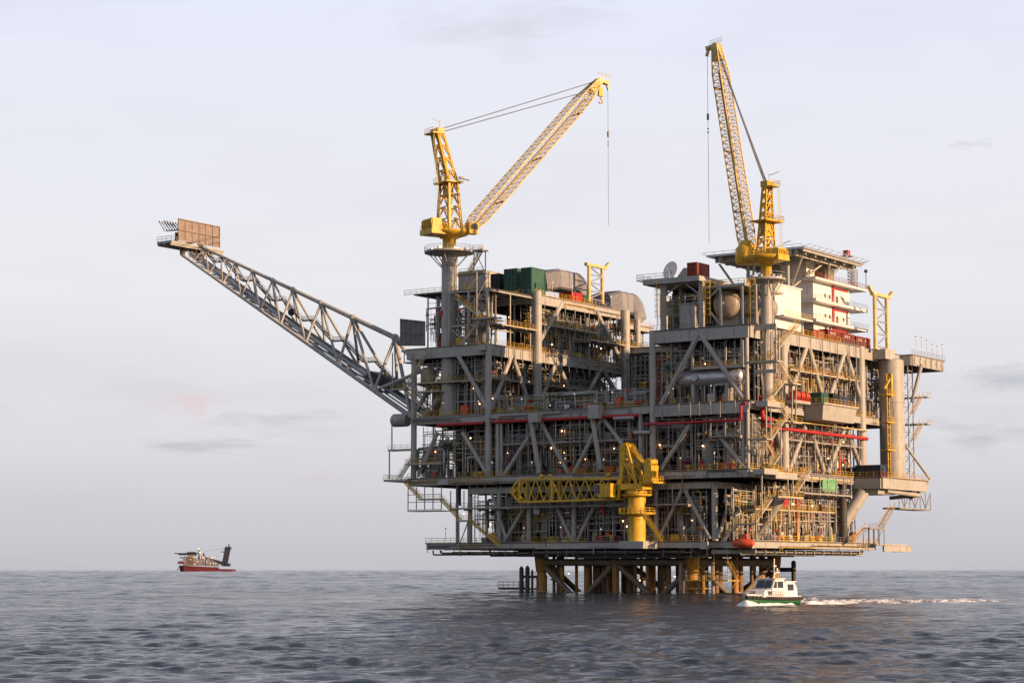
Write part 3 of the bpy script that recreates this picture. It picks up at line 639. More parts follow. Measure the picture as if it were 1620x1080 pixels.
# right end: open stairs and low walkway
low = onu(1352, 850, -1.0)
b = MB(); b.box(-2.2, 0.0, 62, 80, Z12-0.5, Z12-0.1); b.ibeam((-2.2, 66, Z12-1.3), (-2.2, 83, Z12-1.3), 0.5, 1.5); b.ibeam((-2.0, 83.4, Z12-1.3), (3, 83.4, Z12-1.3), 0.5, 1.5)
part(b, 'walkway', girderm)
S1, S2 = onu(1346, 858, -2.2), onu(1370, 834, -2.2); stair(S1, S2, side=(1, 0, 0), m=steel)
S3 = onu(1394, 833, -2.2); b = MB(); b.box(-3.2, -1.2, S2[1], S3[1], S2[2]-0.4, S2[2]); b.rail([(-3.2, S2[1], S2[2]), (-3.2, S3[1], S2[2])])
for t in (0, .33, .66, .98):
    for u in (-3.0, -1.4): b.bar((u, S2[1]+(S3[1]-S2[1])*t+0.1, Z12-0.6), (u, S2[1]+(S3[1]-S2[1])*t+0.1, S2[2]-0.4), 0.16)
b.bar((-3.0, S2[1]+3, Z12-0.5), (-3.0, S3[1]-1, S2[2]-0.6), 0.14); part(b, 'walkway', steel)
S4 = onu(1412, 802, -2.2); stair((S3[0], S3[1]-.4, S2[2]), S4, 1.3, (1, 0, 0), m=steel)
S5 = onu(1462, 800, -2.2); b = MB(); b.box(-4.2, 0.5, S4[1], S5[1], S4[2]-0.45, S4[2]-0.05)
n = 6
for i in range(n+1):
    v = S4[1]+(S5[1]-S4[1])*i/n; v = min(v, S5[1]-0.1); b.bar((-4.0, v, S4[2]), (-4.0, v, Z28-2.8), 0.13)
    if i < n: b.bar((-4.0, v, S4[2] if i % 2 else Z28-3), (-4.0, v+(S5[1]-S4[1])/n, Z28-3 if i % 2 else S4[2]), 0.15)
for z in (1.2, 2.4): b.bar((-4.0, S4[1], S4[2]+z), (-4.0, S5[1], S4[2]+z), 0.12)
part(b, 'walkway', steel)
# right laydown platform cantilevered out of the sunlit side
b = MB(); u0, u1, v0, v1 = -7.3, 2.4, 54.4, 83
b.box(u0, u1, v0, v1, Z28-0.3, Z28-0.02); part(b, 'laydown_deck', deckm)
for p, q in (((u0+0.3, v0+0.3), (u1, v0+0.3)), ((u0+0.3, v0+0.9), (u0+0.3, v1-0.9)), ((u0+0.3, v1-0.3), (u1, v1-0.3))):
    b = MB(); b.ibeam((p[0], p[1], Z28-0.32-1.3), (q[0], q[1], Z28-0.32-1.3), 0.6, 2.6); part(b, 'girder', girderm)
b = MB()
for v in (58, 64, 70, 76): b.box(u0+0.7, u1, v, v+0.4, Z28-2.4, Z28-0.31)
b.tube((-6, 60, 25.0), (-6, 80, 24.5), 0.55, 12); b.bar((-6, 80, 24.5), (2, 80, 24.0), 0.9); b.box(-5.6, 2.2, 56, 66, 24.2, 25.6)
part(b, 'support_beams', girderm); rails([(u0, v0, Z28), (u0, 58, Z28)], red); rails([(u0, 58.2, Z28), (u0, v1, Z28)], ylwdull); rails([(u1, v0-.03, Z28), (u0+.1, v0-.03, Z28)], ylwdull)
b = MB(); b.tube(onu(1433, 705, -4), onu(1471, 757, -6.8), 0.35, 10); b.tube(onu(1470, 762, -7), onu(1440, 790, -4), 0.3, 8); part(b, 'tie_strut', girderm)
# hopper shaped laydown platform in the third storey of the sunlit side
p0, p1 = onu(1293, 645, -2), onu(1352, 652, -2)
b = MB(); z = 44.6; va, vb = 27.5, 46
b.quadprism([(-5, va, z), (1, va, z), (1, vb, z), (-5, vb, z)], [(-4.4, va+.6, z-3.6), (1, va+.6, z-3.6), (1, vb-.6, z-3.6), (-4.4, vb-.6, z-3.6)]); b.box(-5.4, 1, va-.4, vb+.4, z+0.004, z+0.3)
part(b, 'laydown_box', girderm); rails([(1, va-.4, z+.3), (-5.4, va-.4, z+.3), (-5.4, vb+.4, z+.3)], ylwdull)
b = MB(); b.box(-3.4, 1, 15.5, 24, 44.3, 44.9); part(b, 'landing', girderm); rails([(-3.4, 15.5, 44.9), (-3.4, 24, 44.9)], red)
# stair and lattice tower on the far right end
b = MB(); TV = 84.5
for (u, v) in ((-1.6, TV), (1.0, TV), (-1.6, TV+3), (1.0, TV+3)): b.bar((u, v, Z28), (u, v, Z61-2.8), 0.22)
for k in range(10):
    z = Z28+k*3.2
    for (p, q) in (((-1.6, TV), (-1.6, TV+3)), ((1.0, TV), (-1.6, TV))):
        b.bar((p[0], p[1], z), (q[0], q[1], z), 0.13)
        if z+3 < Z61-2.8: b.bar((p[0], p[1], z), (q[0], q[1], z+3), 0.12)
part(b, 'lattice_tower', girderm)
for (zz, w) in ((50.5, 2.4), (43.5, 3.4)):
    b = MB(); b.box(-5.5, 2, TV+3, TV+3+w, zz-0.3, zz); b.rail([(-5.5, TV+3, zz), (-5.5, TV+3+w, zz)]); part(b, 'landing', girderm)
    stair((-4, TV-3, zz-5), (-4, TV+3, zz), side=(1, 0, 0), m=girderm)
b = MB(); b.tube((-4, 88, Z61-2.5), (-2, 86, 49), 0.5, 10); part(b, 'brace', girderm)
# brackets under the right cantilever
for k in range(6):
    v = 85+k*3.6; b = MB(); b.path([(-3.5, v, Z61-0.6), (-3.1, v+0.6, Z61-1.6), (-3.3, v+0.5, Z61-2.8)], 0.09, 5); part(b, 'bracket', dark)
# stair from the module roof up to the ring platform of the left crane
flight_v(742, 432, 762, 396, 1.5, m=ylwdull); landing(752, 768, 396, 1.5, 'v', 2.6)
for (x, y0, y1) in ((768, 396, 470), (750, 396, 432)):
    b = MB(); b.bar(onv(x, y0, 1.5), onv(x, y1, 1.5), 0.22); part(b, 'stair_post', girderm)
for (x0, y0, x1, y1) in ((768, 432, 752, 398), (768, 432, 756, 462)): b = MB(); b.bar(onv(x0, y0, 1.5), onv(x1, y1, 1.5), 0.16); part(b, 'stair_post', girderm)
# under-deck beams, pipes and trolley rails below the lowest deck
for k, (u0_, u1_, v_, z_, r_) in enumerate([(16, 88, 1.4, 9.6, .18), (20, 74, 2.6, 9.0, .24), (40, 90, 3.6, 9.8, .14), (18, 60, 0.8, 9.9, .1), (62, 91, 2.0, 9.3, .2), (14, 50, 4.4, 8.6, .3)]):
    pipe([(u0_, v_, 10.4), (u0_, v_, z_), (u1_, v_, z_), (u1_, v_, 10.4)], r_, (steel, dark, steel)[k % 3], name='underdeck_pipe')
for k, (v0_, v1_, u_, z_, r_) in enumerate([(4, 60, 1.2, 9.6, .18), (10, 64, 2.6, 9.2, .24), (2, 40, 4.0, 9.0, .2)]):
    pipe([(u_, v0_, 10.4), (u_, v0_, z_), (u_, v1_, z_), (u_, v1_, 10.4)], r_, (steel, girderm)[k % 2], name='underdeck_pipe')
for k in range(16):
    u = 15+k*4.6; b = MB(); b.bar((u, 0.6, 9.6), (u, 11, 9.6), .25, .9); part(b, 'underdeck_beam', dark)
for k in range(12):
    v = 3+k*5; b = MB(); b.bar((0.6, v, 9.7), (12, v, 9.7), .25, .9); part(b, 'underdeck_beam', girderm)
for k in range(14):
    u = random.uniform(16, 88); b = MB(); b.tube((u, 0.9, 10.4), (u, 0.9, 10.4-random.uniform(1, 2.2)), .12, 6); part(b, 'hanging_pipe', steel)

b = MB(); b.box(43.5, 52.5, -6.8, -0.95, Z12-1.9, Z12-0.3) if False else None
_pc = onv(1008, 858, -4.2)[0]; b.box(_pc-3.2, _pc+3.2, -6.9, -0.06, Z12-1.75, Z12-0.05); part(b, 'crane_bracket', girderm)

# small lines, trays and junction boxes fixed along the deck edges
rdd = random.Random(77)
for (face, c_, a0_, a1_, z_, n_) in (('f', -0.3, 14, 91, Z12, 9), ('f', -1.3, 1, 96, Z28, 12), ('f', -0.3, 27, 72, Z44, 7), ('f', -0.3, 74, 96, Z44, 4), ('s', -0.35, 2, 66, Z12, 7), ('s', -0.35, 14, 53, Z28, 6), ('s', UL-0.35, 2, 70, Z61, 7), ('s', UL-0.35, 23, 65, Z76, 3)):
    for k in range(n_):
        a = rdd.uniform(a0_, a1_-6); e_ = min(a1_, a+rdd.uniform(5, 26)); zz = z_-rdd.uniform(.35, 1.5); dz = rdd.choice((-1.2, -.6, .5))
        P = (lambda q, z: (q, c_, z)) if face == 'f' else (lambda q, z: (c_, q, z))
        b = MB(); b.bend([P(a, zz+dz), P(a, zz), P(e_, zz), P(e_, zz+rdd.choice((-1.4, .4)))], rdd.choice((.07, .1, .14)), 6, k=2); part(b, 'edge_line', rdd.choice((dark, steel, galv, ylwdull, brown)))
# ================================================================== PROCESS MODULES (pipework and equipment on the decks)
EQC = [steel, galv, beige, beige, brown, red, red, orange, orange, greenp, ylwdull, yellow, white, girderm, dark, bluem]
def fill(face, base, a0, a1, z0, z1, depth, seed, label, dens=1.0, mezz=True, boxes=5, name='process_module', vess=2):
    rd = random.Random(seed)
    F = (lambda a, b, z: (a, base+b, z)) if face == 'f' else (lambda a, b, z: (base+b, a, z))
    root = thing(name, label, 'process module', F((a0+a1)/2, depth/2, z0), group='pipework and process equipment on the decks')
    H = z1-z0; Wd = a1-a0
    def bx(b, aa, ab, ba, bb, za, zb):
        P, Q = F(aa, ba, za), F(ab, bb, zb); b.box(min(P[0], Q[0]), max(P[0], Q[0]), min(P[1], Q[1]), max(P[1], Q[1]), za, zb)
    def put(b, n, m): b.build(n, m, root)
    # support frame
    b = MB(); n = max(2, int(Wd/2.8)); zs = [z0+H*t for t in (0.22, 0.36, 0.45, 0.52, 0.66, 0.74, 0.85, 0.93)]
    for i in range(n+1):
        a = a0+0.3+(Wd-0.6)*i/n+rd.uniform(-.3, .3)*(0 < i < n)
        for bb in (0.9, depth*0.55): b.bar(F(a, bb, z0), F(a, bb, z1-0.05), rd.choice((0.14, 0.2, 0.3)))
    for z in zs: 
        for bb in (0.92, depth*0.55): 
            if rd.random() < 0.6: b.bar(F(a0+0.1, bb, z+rd.uniform(-.4, .4)), F(a1-0.1, bb, z+rd.uniform(-.4, .4)), rd.choice((0.12, 0.16, 0.24)))
    put(b, 'support_frame', girderm)
    if mezz:
        z = z0+H*0.5+rd.uniform(-.8, .8); b = MB(); bx(b, a0+0.2, a1-0.2, 1.2, depth-0.3, z-0.12, z); put(b, 'grating', deckm)
        b = MB(); b.rail([F(a0+0.2, 1.2, z), F(a1-0.2, 1.2, z)], 1.15, 0.05, 1.7); put(b, 'handrail', rd.choice((ylwdull, ylwdull, steel)))
    levels = [z0+H*t for t in (0.3, 0.42, 0.62, 0.7, 0.8, 0.88, 0.95)]
    for k in range(int(7*dens)):
        r = rd.choice((0.12, 0.16, 0.2, 0.28, 0.38)); bb = rd.uniform(0.3, depth*0.7); z = rd.choice(levels)+rd.uniform(-.5, .5)
        sa, sb = a0+rd.uniform(0, Wd*0.35), a1-rd.uniform(0, Wd*0.35)
        pts = [F(sa, bb, z), F(sb, bb, z)]
        if rd.random() < 0.75: pts.append(F(sb, bb, max(z0+0.5, z-rd.uniform(2, H*0.6))))
        if rd.random() < 0.5: pts.insert(0, F(sa, bb, min(z1-0.3, max(z0+.5, z+rd.uniform(-6, 4)))))
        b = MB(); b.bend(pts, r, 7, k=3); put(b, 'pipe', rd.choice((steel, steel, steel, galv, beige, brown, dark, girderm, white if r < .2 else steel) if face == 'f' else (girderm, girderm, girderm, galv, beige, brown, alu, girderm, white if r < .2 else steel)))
    for k in range(int(6*dens)):
        r = rd.choice((0.1, 0.14, 0.2, 0.3)); a = rd.uniform(a0+.5, a1-.5); bb = rd.uniform(0.2, depth*0.5); za = z0+rd.uniform(0.2, H*.3); zb = z1-rd.uniform(0.2, H*.4); da = rd.uniform(-2.5, 2.5)
        a2 = min(max(a+da, a0+.3), a1-.3)
        b = MB(); b.bend([F(a, bb, za), F(a, bb, zb), F(a2, bb, zb), F(a2, bb+1.5, zb)], r, 7, k=3); put(b, 'riser_pipe', rd.choice((steel, galv, beige, red, orange, ylwdull, steel, brown)) if rd.random() < .5 else steel)
    for k in range(vess):
        r = rd.uniform(0.7, 1.35); bb = depth*0.35+r
        b = MB()
        if rd.random() < 0.5:
            a = rd.uniform(a0+1.5, a1-1.5); h = min(H-2.5, rd.uniform(4, 9)); b.vessel(F(a, bb, z0+1.2), F(a, bb, z0+h), r, 14)
            for q in (-1, 1): b.bar(F(a+q*r*0.7, bb, z0), F(a+q*r*0.7, bb, z0+1.6), 0.2)
        else:
            a = rd.uniform(a0+1.5, max(a0+1.6, a1-6)); L = rd.uniform(3.5, 6); z = z0+(1.4 if rd.random() < .6 else H*0.5+1)+r
            b.vessel(F(a, bb, z), F(min(a+L, a1-.8), bb, z), r, 14)
            for q in (0.2, 0.8): bx(b, a+L*q-.2, a+L*q+.2, bb-r*.7, bb+r*.7, z-r-1.0, z-r*0.75)
        put(b, 'vessel', rd.choice((beige, galv, beige, alu, steel, white)))
    for k in range(boxes):
        a = rd.uniform(a0+.6, a1-2.4); bb = rd.uniform(-0.9, 1.0) if k % 2 else rd.uniform(0.2, depth*0.3); ww = rd.uniform(.7, 2.2); hh = rd.uniform(0.9, 2.2); z = z0+0.25 if (k % 3 or not mezz) else z0+H*0.5+1.0
        b = MB(); m = rd.choice(EQC)
        if rd.random() < 0.6: bx(b, a, a+ww, bb, bb+1.1, z+.15, z+hh); bx(b, a-.06, a+ww+.06, bb-.06, bb+1.16, z+hh+.004, z+hh+.12); bx(b, a+.1, a+ww-.1, bb+.1, bb+1, z-.2, z+.146)
        else:                      # pump and motor on a base frame
            bx(b, a, a+ww+.5, bb, bb+1.0, z-.2, z+.25); b.lathe(F(a+.1, bb+.5, z+.8), [(0, .2), (.1, .5), (ww*.7, .5), (ww*.75, .25), (ww*.95, .25), (ww, .42), (ww+.3, .42)], 12, axis=(1, 0, 0) if face == 'f' else (0, 1, 0))
        put(b, 'equipment_skid', m)
    for k in range(int(3*dens)):    # valves: body, bonnet and hand wheel
        a = rd.uniform(a0+.5, a1-.5); bb = rd.uniform(-.1, 1.5); z = z0+rd.uniform(0.8, H*0.9)
        b = MB(); b.sphere(F(a, bb, z), 0.32, 8); b.tube(F(a, bb, z), F(a, bb, z+.7), 0.1, 6); b.tube(F(a, bb, z+.68), F(a, bb, z+.76), 0.36, 10); b.tube(F(a-.55, bb, z), F(a+.55, bb, z), .16, 6); put(b, 'valve', rd.choice((red, steel, orange, greenp, ylwdull)))
    # conduits, small bore lines and a cable tray
    b = MB()
    for k in range(int(34*dens)):
        a = rd.uniform(a0+.1, a1-.1); bb = rd.uniform(0, depth*.5); za = z0+rd.uniform(0, H*.5); zb = min(z1-.1, za+rd.uniform(2, H*.7)); r = rd.choice((.05, .07, .1))
        b.tube(F(a, bb, za), F(a, bb, zb), r, 4, cap=False)
        if rd.random() < .6: a2 = min(max(a+rd.uniform(-4, 4), a0), a1); b.tube(F(a, bb, zb), F(a2, bb, zb), r, 4, cap=False)
    put(b, 'small_bore_pipes', rd.choice((girderm, paley, galv)))
    b = MB()
    for k in range(2): z = z0+H*rd.uniform(.55, .95); bb = rd.uniform(.2, 1.5); bx(b, a0+.1, a1-.1, bb, bb+.5, z, z+.14)
    put(b, 'cable_tray', rd.choice((steel, dark, galv)))
    return root
ORD = ['first', 'second', 'third', 'fourth', 'fifth', 'sixth', 'seventh']
def row(face, base, a0, a1, n, z0, z1, depth, seed, where, order, rev=False, **k):
    for i in range(n):
        q = n-1-i if rev else i
        fill(face, base, a0+(a1-a0)*i/n+.1, a0+(a1-a0)*(i+1)/n-.1, z0, z1, depth, seed+i, 'pipes and vessels, %s bay %s, %s' % (ORD[q], order, where), **k)
# on the shaded front u grows leftwards, on the sunlit side v grows rightwards
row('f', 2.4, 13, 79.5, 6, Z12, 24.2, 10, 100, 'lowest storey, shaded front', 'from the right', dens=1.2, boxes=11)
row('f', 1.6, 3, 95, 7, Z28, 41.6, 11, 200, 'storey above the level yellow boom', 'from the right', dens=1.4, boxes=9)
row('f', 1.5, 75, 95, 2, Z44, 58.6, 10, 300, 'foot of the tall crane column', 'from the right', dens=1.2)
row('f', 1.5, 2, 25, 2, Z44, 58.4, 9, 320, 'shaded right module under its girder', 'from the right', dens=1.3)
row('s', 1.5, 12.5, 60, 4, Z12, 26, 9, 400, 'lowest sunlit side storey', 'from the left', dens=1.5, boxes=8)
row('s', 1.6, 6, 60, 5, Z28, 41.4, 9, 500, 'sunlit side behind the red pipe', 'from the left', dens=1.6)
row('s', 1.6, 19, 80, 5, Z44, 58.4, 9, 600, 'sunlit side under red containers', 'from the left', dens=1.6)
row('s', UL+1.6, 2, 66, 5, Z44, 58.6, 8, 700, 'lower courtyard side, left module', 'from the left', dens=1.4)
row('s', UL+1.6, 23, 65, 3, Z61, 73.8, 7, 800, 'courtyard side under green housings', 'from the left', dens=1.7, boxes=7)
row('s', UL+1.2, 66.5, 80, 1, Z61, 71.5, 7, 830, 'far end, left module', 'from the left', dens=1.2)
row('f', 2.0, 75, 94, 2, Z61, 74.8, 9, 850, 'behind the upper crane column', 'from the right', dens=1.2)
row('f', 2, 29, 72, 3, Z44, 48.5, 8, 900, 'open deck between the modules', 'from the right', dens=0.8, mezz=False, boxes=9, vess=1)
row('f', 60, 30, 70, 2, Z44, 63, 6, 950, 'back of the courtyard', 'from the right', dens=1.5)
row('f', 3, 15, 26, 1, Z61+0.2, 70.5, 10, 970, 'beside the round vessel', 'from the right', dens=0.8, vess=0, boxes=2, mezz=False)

fill('s', -0.7, 1, 11, Z28, 41, 3, 1201, 'corner pipework beside the lower stair flights, second storey', dens=1.3, mezz=False, boxes=3, vess=0)
fill('s', -0.7, 4, 15, Z44, 58, 3, 1203, 'corner pipework round the right crane column, third storey', dens=1.1, mezz=False, boxes=3, vess=0)
fill('s', 4.5, 1, 12, Z12, 24.5, 5, 1205, 'corner pipework above the orange lifeboat, lowest storey', dens=1.4, mezz=True, boxes=4, vess=1)
fill('f', 0.6, 86, 96.5, Z28, 36, 3, 1207, 'pipework at the far left end, second storey', dens=1.2, mezz=True, boxes=3, vess=0)
# ================================================================== CRANES
def crane(name, label, base, zr, ztop, phi, rped, tip_px, tip_dist_ref, boom_w=4.2, boom_h=2.7, ms=1.0, px0=3.4, lean=3.6, rear=6.9, ropes=True, pedz=Z44, ringr=6.4, line_len=35, hook=True):
    """base (u,v); zr = height of the slewing platform; boom heads phi (world angle)"""
    wp = world((base[0], base[1], 0))
    t = thing(name, label, 'crane', (wp.x, wp.y, pedz), frame='local', rotz=phi)
    S = zr-pedz
    def put(b, n, m, par=None, label=None): return b.build(n, m, par or t, label=label)
    b = MB(); b.tube((0, 0, 0), (0, 0, S-5.2), rped, 28)
    for z in (6, 13, 17.2, 24, 31): 
        if z < S-6: b.tube((0, 0, z), (0, 0, z+0.35), rped*1.05, 28)
    b.tube((0, 0, 0.01), (0, 0, 0.5), rped*1.25, 28)
    put(b, 'pedestal', girderm)
    b = MB()                                            # ladder up the pedestal
    la = R(-35)-phi; lx, ly = math.cos(la)*(rped+.35), math.sin(la)*(rped+.35)
    for k in (-.25, .25): b.bar((lx+k, ly, 1), (lx+k, ly, S-5.6), 0.07)
    for k in range(int(S-7)): b.bar((lx-.25, ly, 1.3+k), (lx+.25, ly, 1.3+k), 0.05)
    put(b, 'ladder', galv)
    b = MB(); b.lathe((0, 0, S-5.9), [(0, rped+.02), (.5, ringr*0.98), (0.52, ringr), (0.9, ringr), (0.92, rped)], 16)
    for k in range(8): a = k*math.pi/4; b.tube((math.cos(a)*rped, math.sin(a)*rped, S-9), (math.cos(a)*ringr*.8, math.sin(a)*ringr*.8, S-5.6), 0.14, 6)
    rp = put(b, 'ring_platform', girderm)
    b = MB(); pts = [(ringr*math.cos(2*math.pi*k/16), ringr*math.sin(2*math.pi*k/16), S-5.0) for k in range(17)]; b.rail(pts, 1.3, 0.05, 1.5)
    for k in range(7): a = k*.9; b.box(ringr*.7*math.cos(a)-.4, ringr*.7*math.cos(a)+.4, ringr*.7*math.sin(a)-.4, ringr*.7*math.sin(a)+.4, S-4.98, S-4.1)
    b.build('handrail', galv, rp)
    b = MB(); b.lathe((0, 0, S-5.0), [(0, rped*.88), (3.4, rped*.88), (3.5, rped*1.25), (4.1, rped*1.25), (4.2, rped*.95), (5.0, rped*1.0)], 28); put(b, 'slewing_neck', yellow)
    # machinery deck: a tapered drum with a flat deck
    b = MB(); b.lathe((0, 0, S-1.3), [(0, rped*1.3), (0.7, 4.9), (1.2, 5.3), (1.5, 5.3)], 10); b.box(-rear, -1, -3.1*ms, 3.1*ms, S-1.0, S+0.18); put(b, 'machinery_deck', yellow)
    b = MB(); xr = -rear+.3; hh = 3.0 if rear > 6 else 1.9; yw = 2.9*ms
    b.quadprism([(xr, -yw, S+.2), (xr+3*ms, -yw, S+.2), (xr+3*ms, yw, S+.2), (xr, yw, S+.2)], [(xr+.2, -yw+.3, S+hh), (xr+3*ms-.3, -yw+.3, S+hh), (xr+3*ms-.3, yw-.3, S+hh), (xr+.2, yw-.3, S+hh)])
    for k in range(6): b.box(xr-.12, xr+.1, yw*(-.86+.33*k), yw*(-.86+.33*k)+.3, S+.25, S+hh-.4)
    if rear < 6: b.lathe((4.6, 1.6, S-1.2), [(0, 2.0), (.3, 2.5), (3.6, 2.5), (4.3, 1.9), (5.2, 1.5), (5.6, .8)], 20)
    b.lathe((-2.3, -1.4, S+1.1), [(0, .95), (.15, .95), (.16, .7), (2.6, .7), (2.61, .95), (2.8, .95)], 16, axis=(0, 1, 0)); put(b, 'winch_house', yellow)
    b = MB(); pts = [(5.2*math.cos(a), 5.2*math.sin(a), S+.25) for a in [R(v) for v in (-140, -100, -60, -20, 20, 60, 100, 140)]]; b.rail(pts, 1.2, .05, 1.5); b.rail([(-rear+.1, -3*ms, S+.2), (-rear+.1, 3*ms, S+.2)], 1.2, .05, 1.5); put(b, 'handrail', yellow)
    b = MB(); b.quadprism([(3.0, -4.9, S-.6), (5.6, -4.9, S-.6), (5.6, -2.9, S-.6), (3.0, -2.9, S-.6)], [(3.0, -4.9, S+2.3), (5.9, -4.9, S+2.3), (5.9, -2.9, S+2.3), (3.0, -2.9, S+2.3)]); c_ = put(b, 'operator_cab', yellow)
    b = MB(); b.box(3.5, 5.5, -4.96, -4.9, S+.6, S+1.9); b.quadprism([(5.70, -4.7, S+.3), (5.80, -4.7, S+.3), (5.80, -3.1, S+.3), (5.70, -3.1, S+.3)], [(5.84, -4.7, S+1.9), (5.94, -4.7, S+1.9), (5.94, -3.1, S+1.9), (5.84, -3.1, S+1.9)]); b.build('window', glassd, c_)
    # gantry mast
    H1, H2 = (ztop-zr)*0.5, (ztop-zr)
    q0 = [(x*ms, y*ms, S+.2) for x, y in ((-1.8, 3.2), (1.8, 3.2), (1.8, -3.2), (-1.8, -3.2))]
    q1 = [(x*ms-.25, y*ms, S+H1) for x, y in ((-1.2, 2.3), (1.2, 2.3), (1.2, -2.3), (-1.2, -2.3))]
    q2 = [(x*ms-lean, y*ms, S+H2) for x, y in ((-.8, 1.5), (.8, 1.5), (.8, -1.5), (-.8, -1.5))]
    b = MB()
    for Q, P in ((q0, q1), (q1, q2)):
        n = 4
        for i in range(4): b.bar(Q[i], P[i], 0.62*ms, 0.5*ms)
        for s_ in range(n):
            C = [Vector(Q[i]).lerp(Vector(P[i]), s_/n) for i in range(4)]; D = [Vector(Q[i]).lerp(Vector(P[i]), (s_+1)/n) for i in range(4)]
            for i in range(4):
                j = (i+1) % 4; b.bar(C[i], C[j], 0.26); m_ = (D[i]+D[j])/2
                b.bar(C[i], m_, 0.24); b.bar(C[j], m_, 0.24)
    b.box(-lean-1, -lean+1, -1.9*ms, 1.9*ms, S+H2-.4, S+H2+1.0); b.box(-1.0, .2, -1.6, 1.6, S+H1-3.5, S+H1)
    put(b, 'gantry_mast', yellow)
    b = MB(); b.box(-2.8, 2.2, -3.3, 3.3, S+H1-.15, S+H1+.12); b.rail([(2.2, -3.3, S+H1+.12), (-2.8, -3.3, S+H1+.12), (-2.8, 3.3, S+H1+.12)], 1.2, .06, 1.3); put(b, 'mast_platform', yellow); b = MB(); b.box(-lean-2.6, -lean-.9, -2.2*ms, 2.2*ms, S+H2-.5, S+H2-.3); b.rail([(-lean-.9, -2.2*ms, S+H2-.3), (-lean-2.6, -2.2*ms, S+H2-.3), (-lean-2.6, 2.2*ms, S+H2-.3)], 1.2, .06, 1.3)
    b.tube((-lean, -1.2*ms, S+H2+.9), (-lean, -1.2*ms, S+H2+3.0), .09, 5); b.tube((-lean, -1.2*ms, S+H2+2.5), (-lean-2.4, -1.6, S+H2+3.2), .08, 5); put(b, 'mast_platform', yellow); b = MB(); b.tube((-2.5, -3.2, S+H1-5), (-4.8, -3.2, S+H1-4.6), .1, 5); put(b, 'floodlight_arm', yellow); b = MB(); b.tube((1.2, -2.5, S+H1+1.2), (4, -3.0, S+H1+.7), .16, 6); put(b, 'floodlight_arm', yellow)
    b = MB()
    for k in (-.3, .3): b.bar((-3.4, k-1.6, S+.3), (-lean-2, k-1.6, S+H2-.4), 0.06)
    for k in range(int(H2/1.0)): x = -3.4-(lean-1.4)*k/H2; b.bar((x, -1.9, S+.4+k), (x, -1.3, S+.4+k), .05); b.tube((x-.5, -1.9, S+.6+k), (x-.5, -1.3, S+.6+k), .04, 4)
    put(b, 'ladder', paley)
    # boom
    def tolocal(wv): d = Vector(wv)-Vector((wp.x, wp.y, pedz)); c, s = math.cos(-phi), math.sin(-phi); return Vector((d.x*c-d.y*s, d.x*s+d.y*c, d.z))
    # tip lies on the boom's own vertical plane: march out until the surveyed bearing is met
    best = None
    for k in range(60, 800):
        Lr = k*0.1; X = wp.x+math.cos(phi)*Lr; Y = wp.y+math.sin(phi)*Lr; x, y, z = ray(*tip_px); e = abs(x/y*Y-X)
        if best is None or e < best[0]: best = (e, Lr, CAM_Z+z/y*Y)
    T = Vector((best[1], 0, best[2]-pedz)); P = Vector((px0, 0, S+.4)); d = (T-P).normalized(); nn = Vector((-d.z, 0, d.x)); yv = Vector((0, 1, 0)); L = (T-P).length
    def q(t, w, h): c = P+(T-P)*t; return [c+yv*w/2+nn*h/2, c-yv*w/2+nn*h/2, c-yv*w/2-nn*h/2, c+yv*w/2-nn*h/2]
    Q0, Q1, Q2, Q3 = q(0, boom_w*.8, 1.0), q(.09, boom_w, boom_h), q(.86, boom_w*.9, boom_h), q(1, 1.6, 1.5)
    b = MB(); b.lattice(Q0, Q1, .2, .08, 3); b.lattice(Q1, Q2, .2, .075, 24); b.lattice(Q2, Q3, .2, .09, 4)
    b.quadprism([Vector(a) for a in q(.93, 2.3, 1.75)], [Vector(a) for a in q(.985, 1.7, 1.5)])
    bo = put(b, 'boom', boomy)
    b = MB()                                            # walkway inside the boom
    b.bar(P+d*L*.05+nn*-.3, P+d*L*.88-nn*.3, .7, .1); 
    for t_ in (.22, .5, .8): b.bar(P+d*L*t_-yv*boom_w/2-nn*boom_h/2, P+d*L*t_+yv*boom_w/2-nn*boom_h/2, .35)
    b.build('walkway', brown, bo)
    b = MB(); b.lathe(T-yv*.9-d*.5, [(0, 1.0), (.2, 1.0), (.22, .8), (1.6, .8), (1.62, 1.0), (1.8, 1.0)], 16, axis=yv); b.quadprism([T+yv*.8+nn*.6, T-yv*.8+nn*.6, T-yv*.8-nn*.6, T+yv*.8-nn*.6], [T+yv*.6+Vector((3, 0, .1)), T-yv*.6+Vector((3, 0, .1)), T-yv*.6+Vector((2.7, 0, -.9)), T+yv*.6+Vector((2.7, 0, -.9))])
    b.bar(T+Vector((2.2, 0, .2)), T+Vector((3.0, 0, -2.2)), .6, .5); b.rail([T+Vector((-1, -1, 1.0)), T+Vector((3, -1, .6))], 1.1, .05, 1.3); b.build('boom_head', boomy, bo)
    # luffing ropes
    for k, yy in enumerate((-1.2, -.8, .8, 1.2)):
        b = MB(); b.tube((-lean+.3, yy*ms, S+H2+.9-(.9 if k < 2 else 0)), T+yv*yy*.8+nn*(.9 if k > 1 else .2)-d*(1.5 if k > 1 else 4.5), .12, 5); put(b, 'luffing_rope', rope)
    A = T+Vector((2.8, 0, -1.5))
    b = MB(); b.tube(A, A+Vector((0, 0, -line_len)), .055, 5); b.tube(A+Vector((0, 0, -line_len*.32)), A+Vector((0, 0, -line_len*.32-1.5)), .28, 8); b.sphere(A+Vector((0, 0, -line_len*.4)), .22, 8); b.sphere(A+Vector((0, 0, -line_len*.41-.4)), .22, 8); put(b, 'hoist_rope', rope)
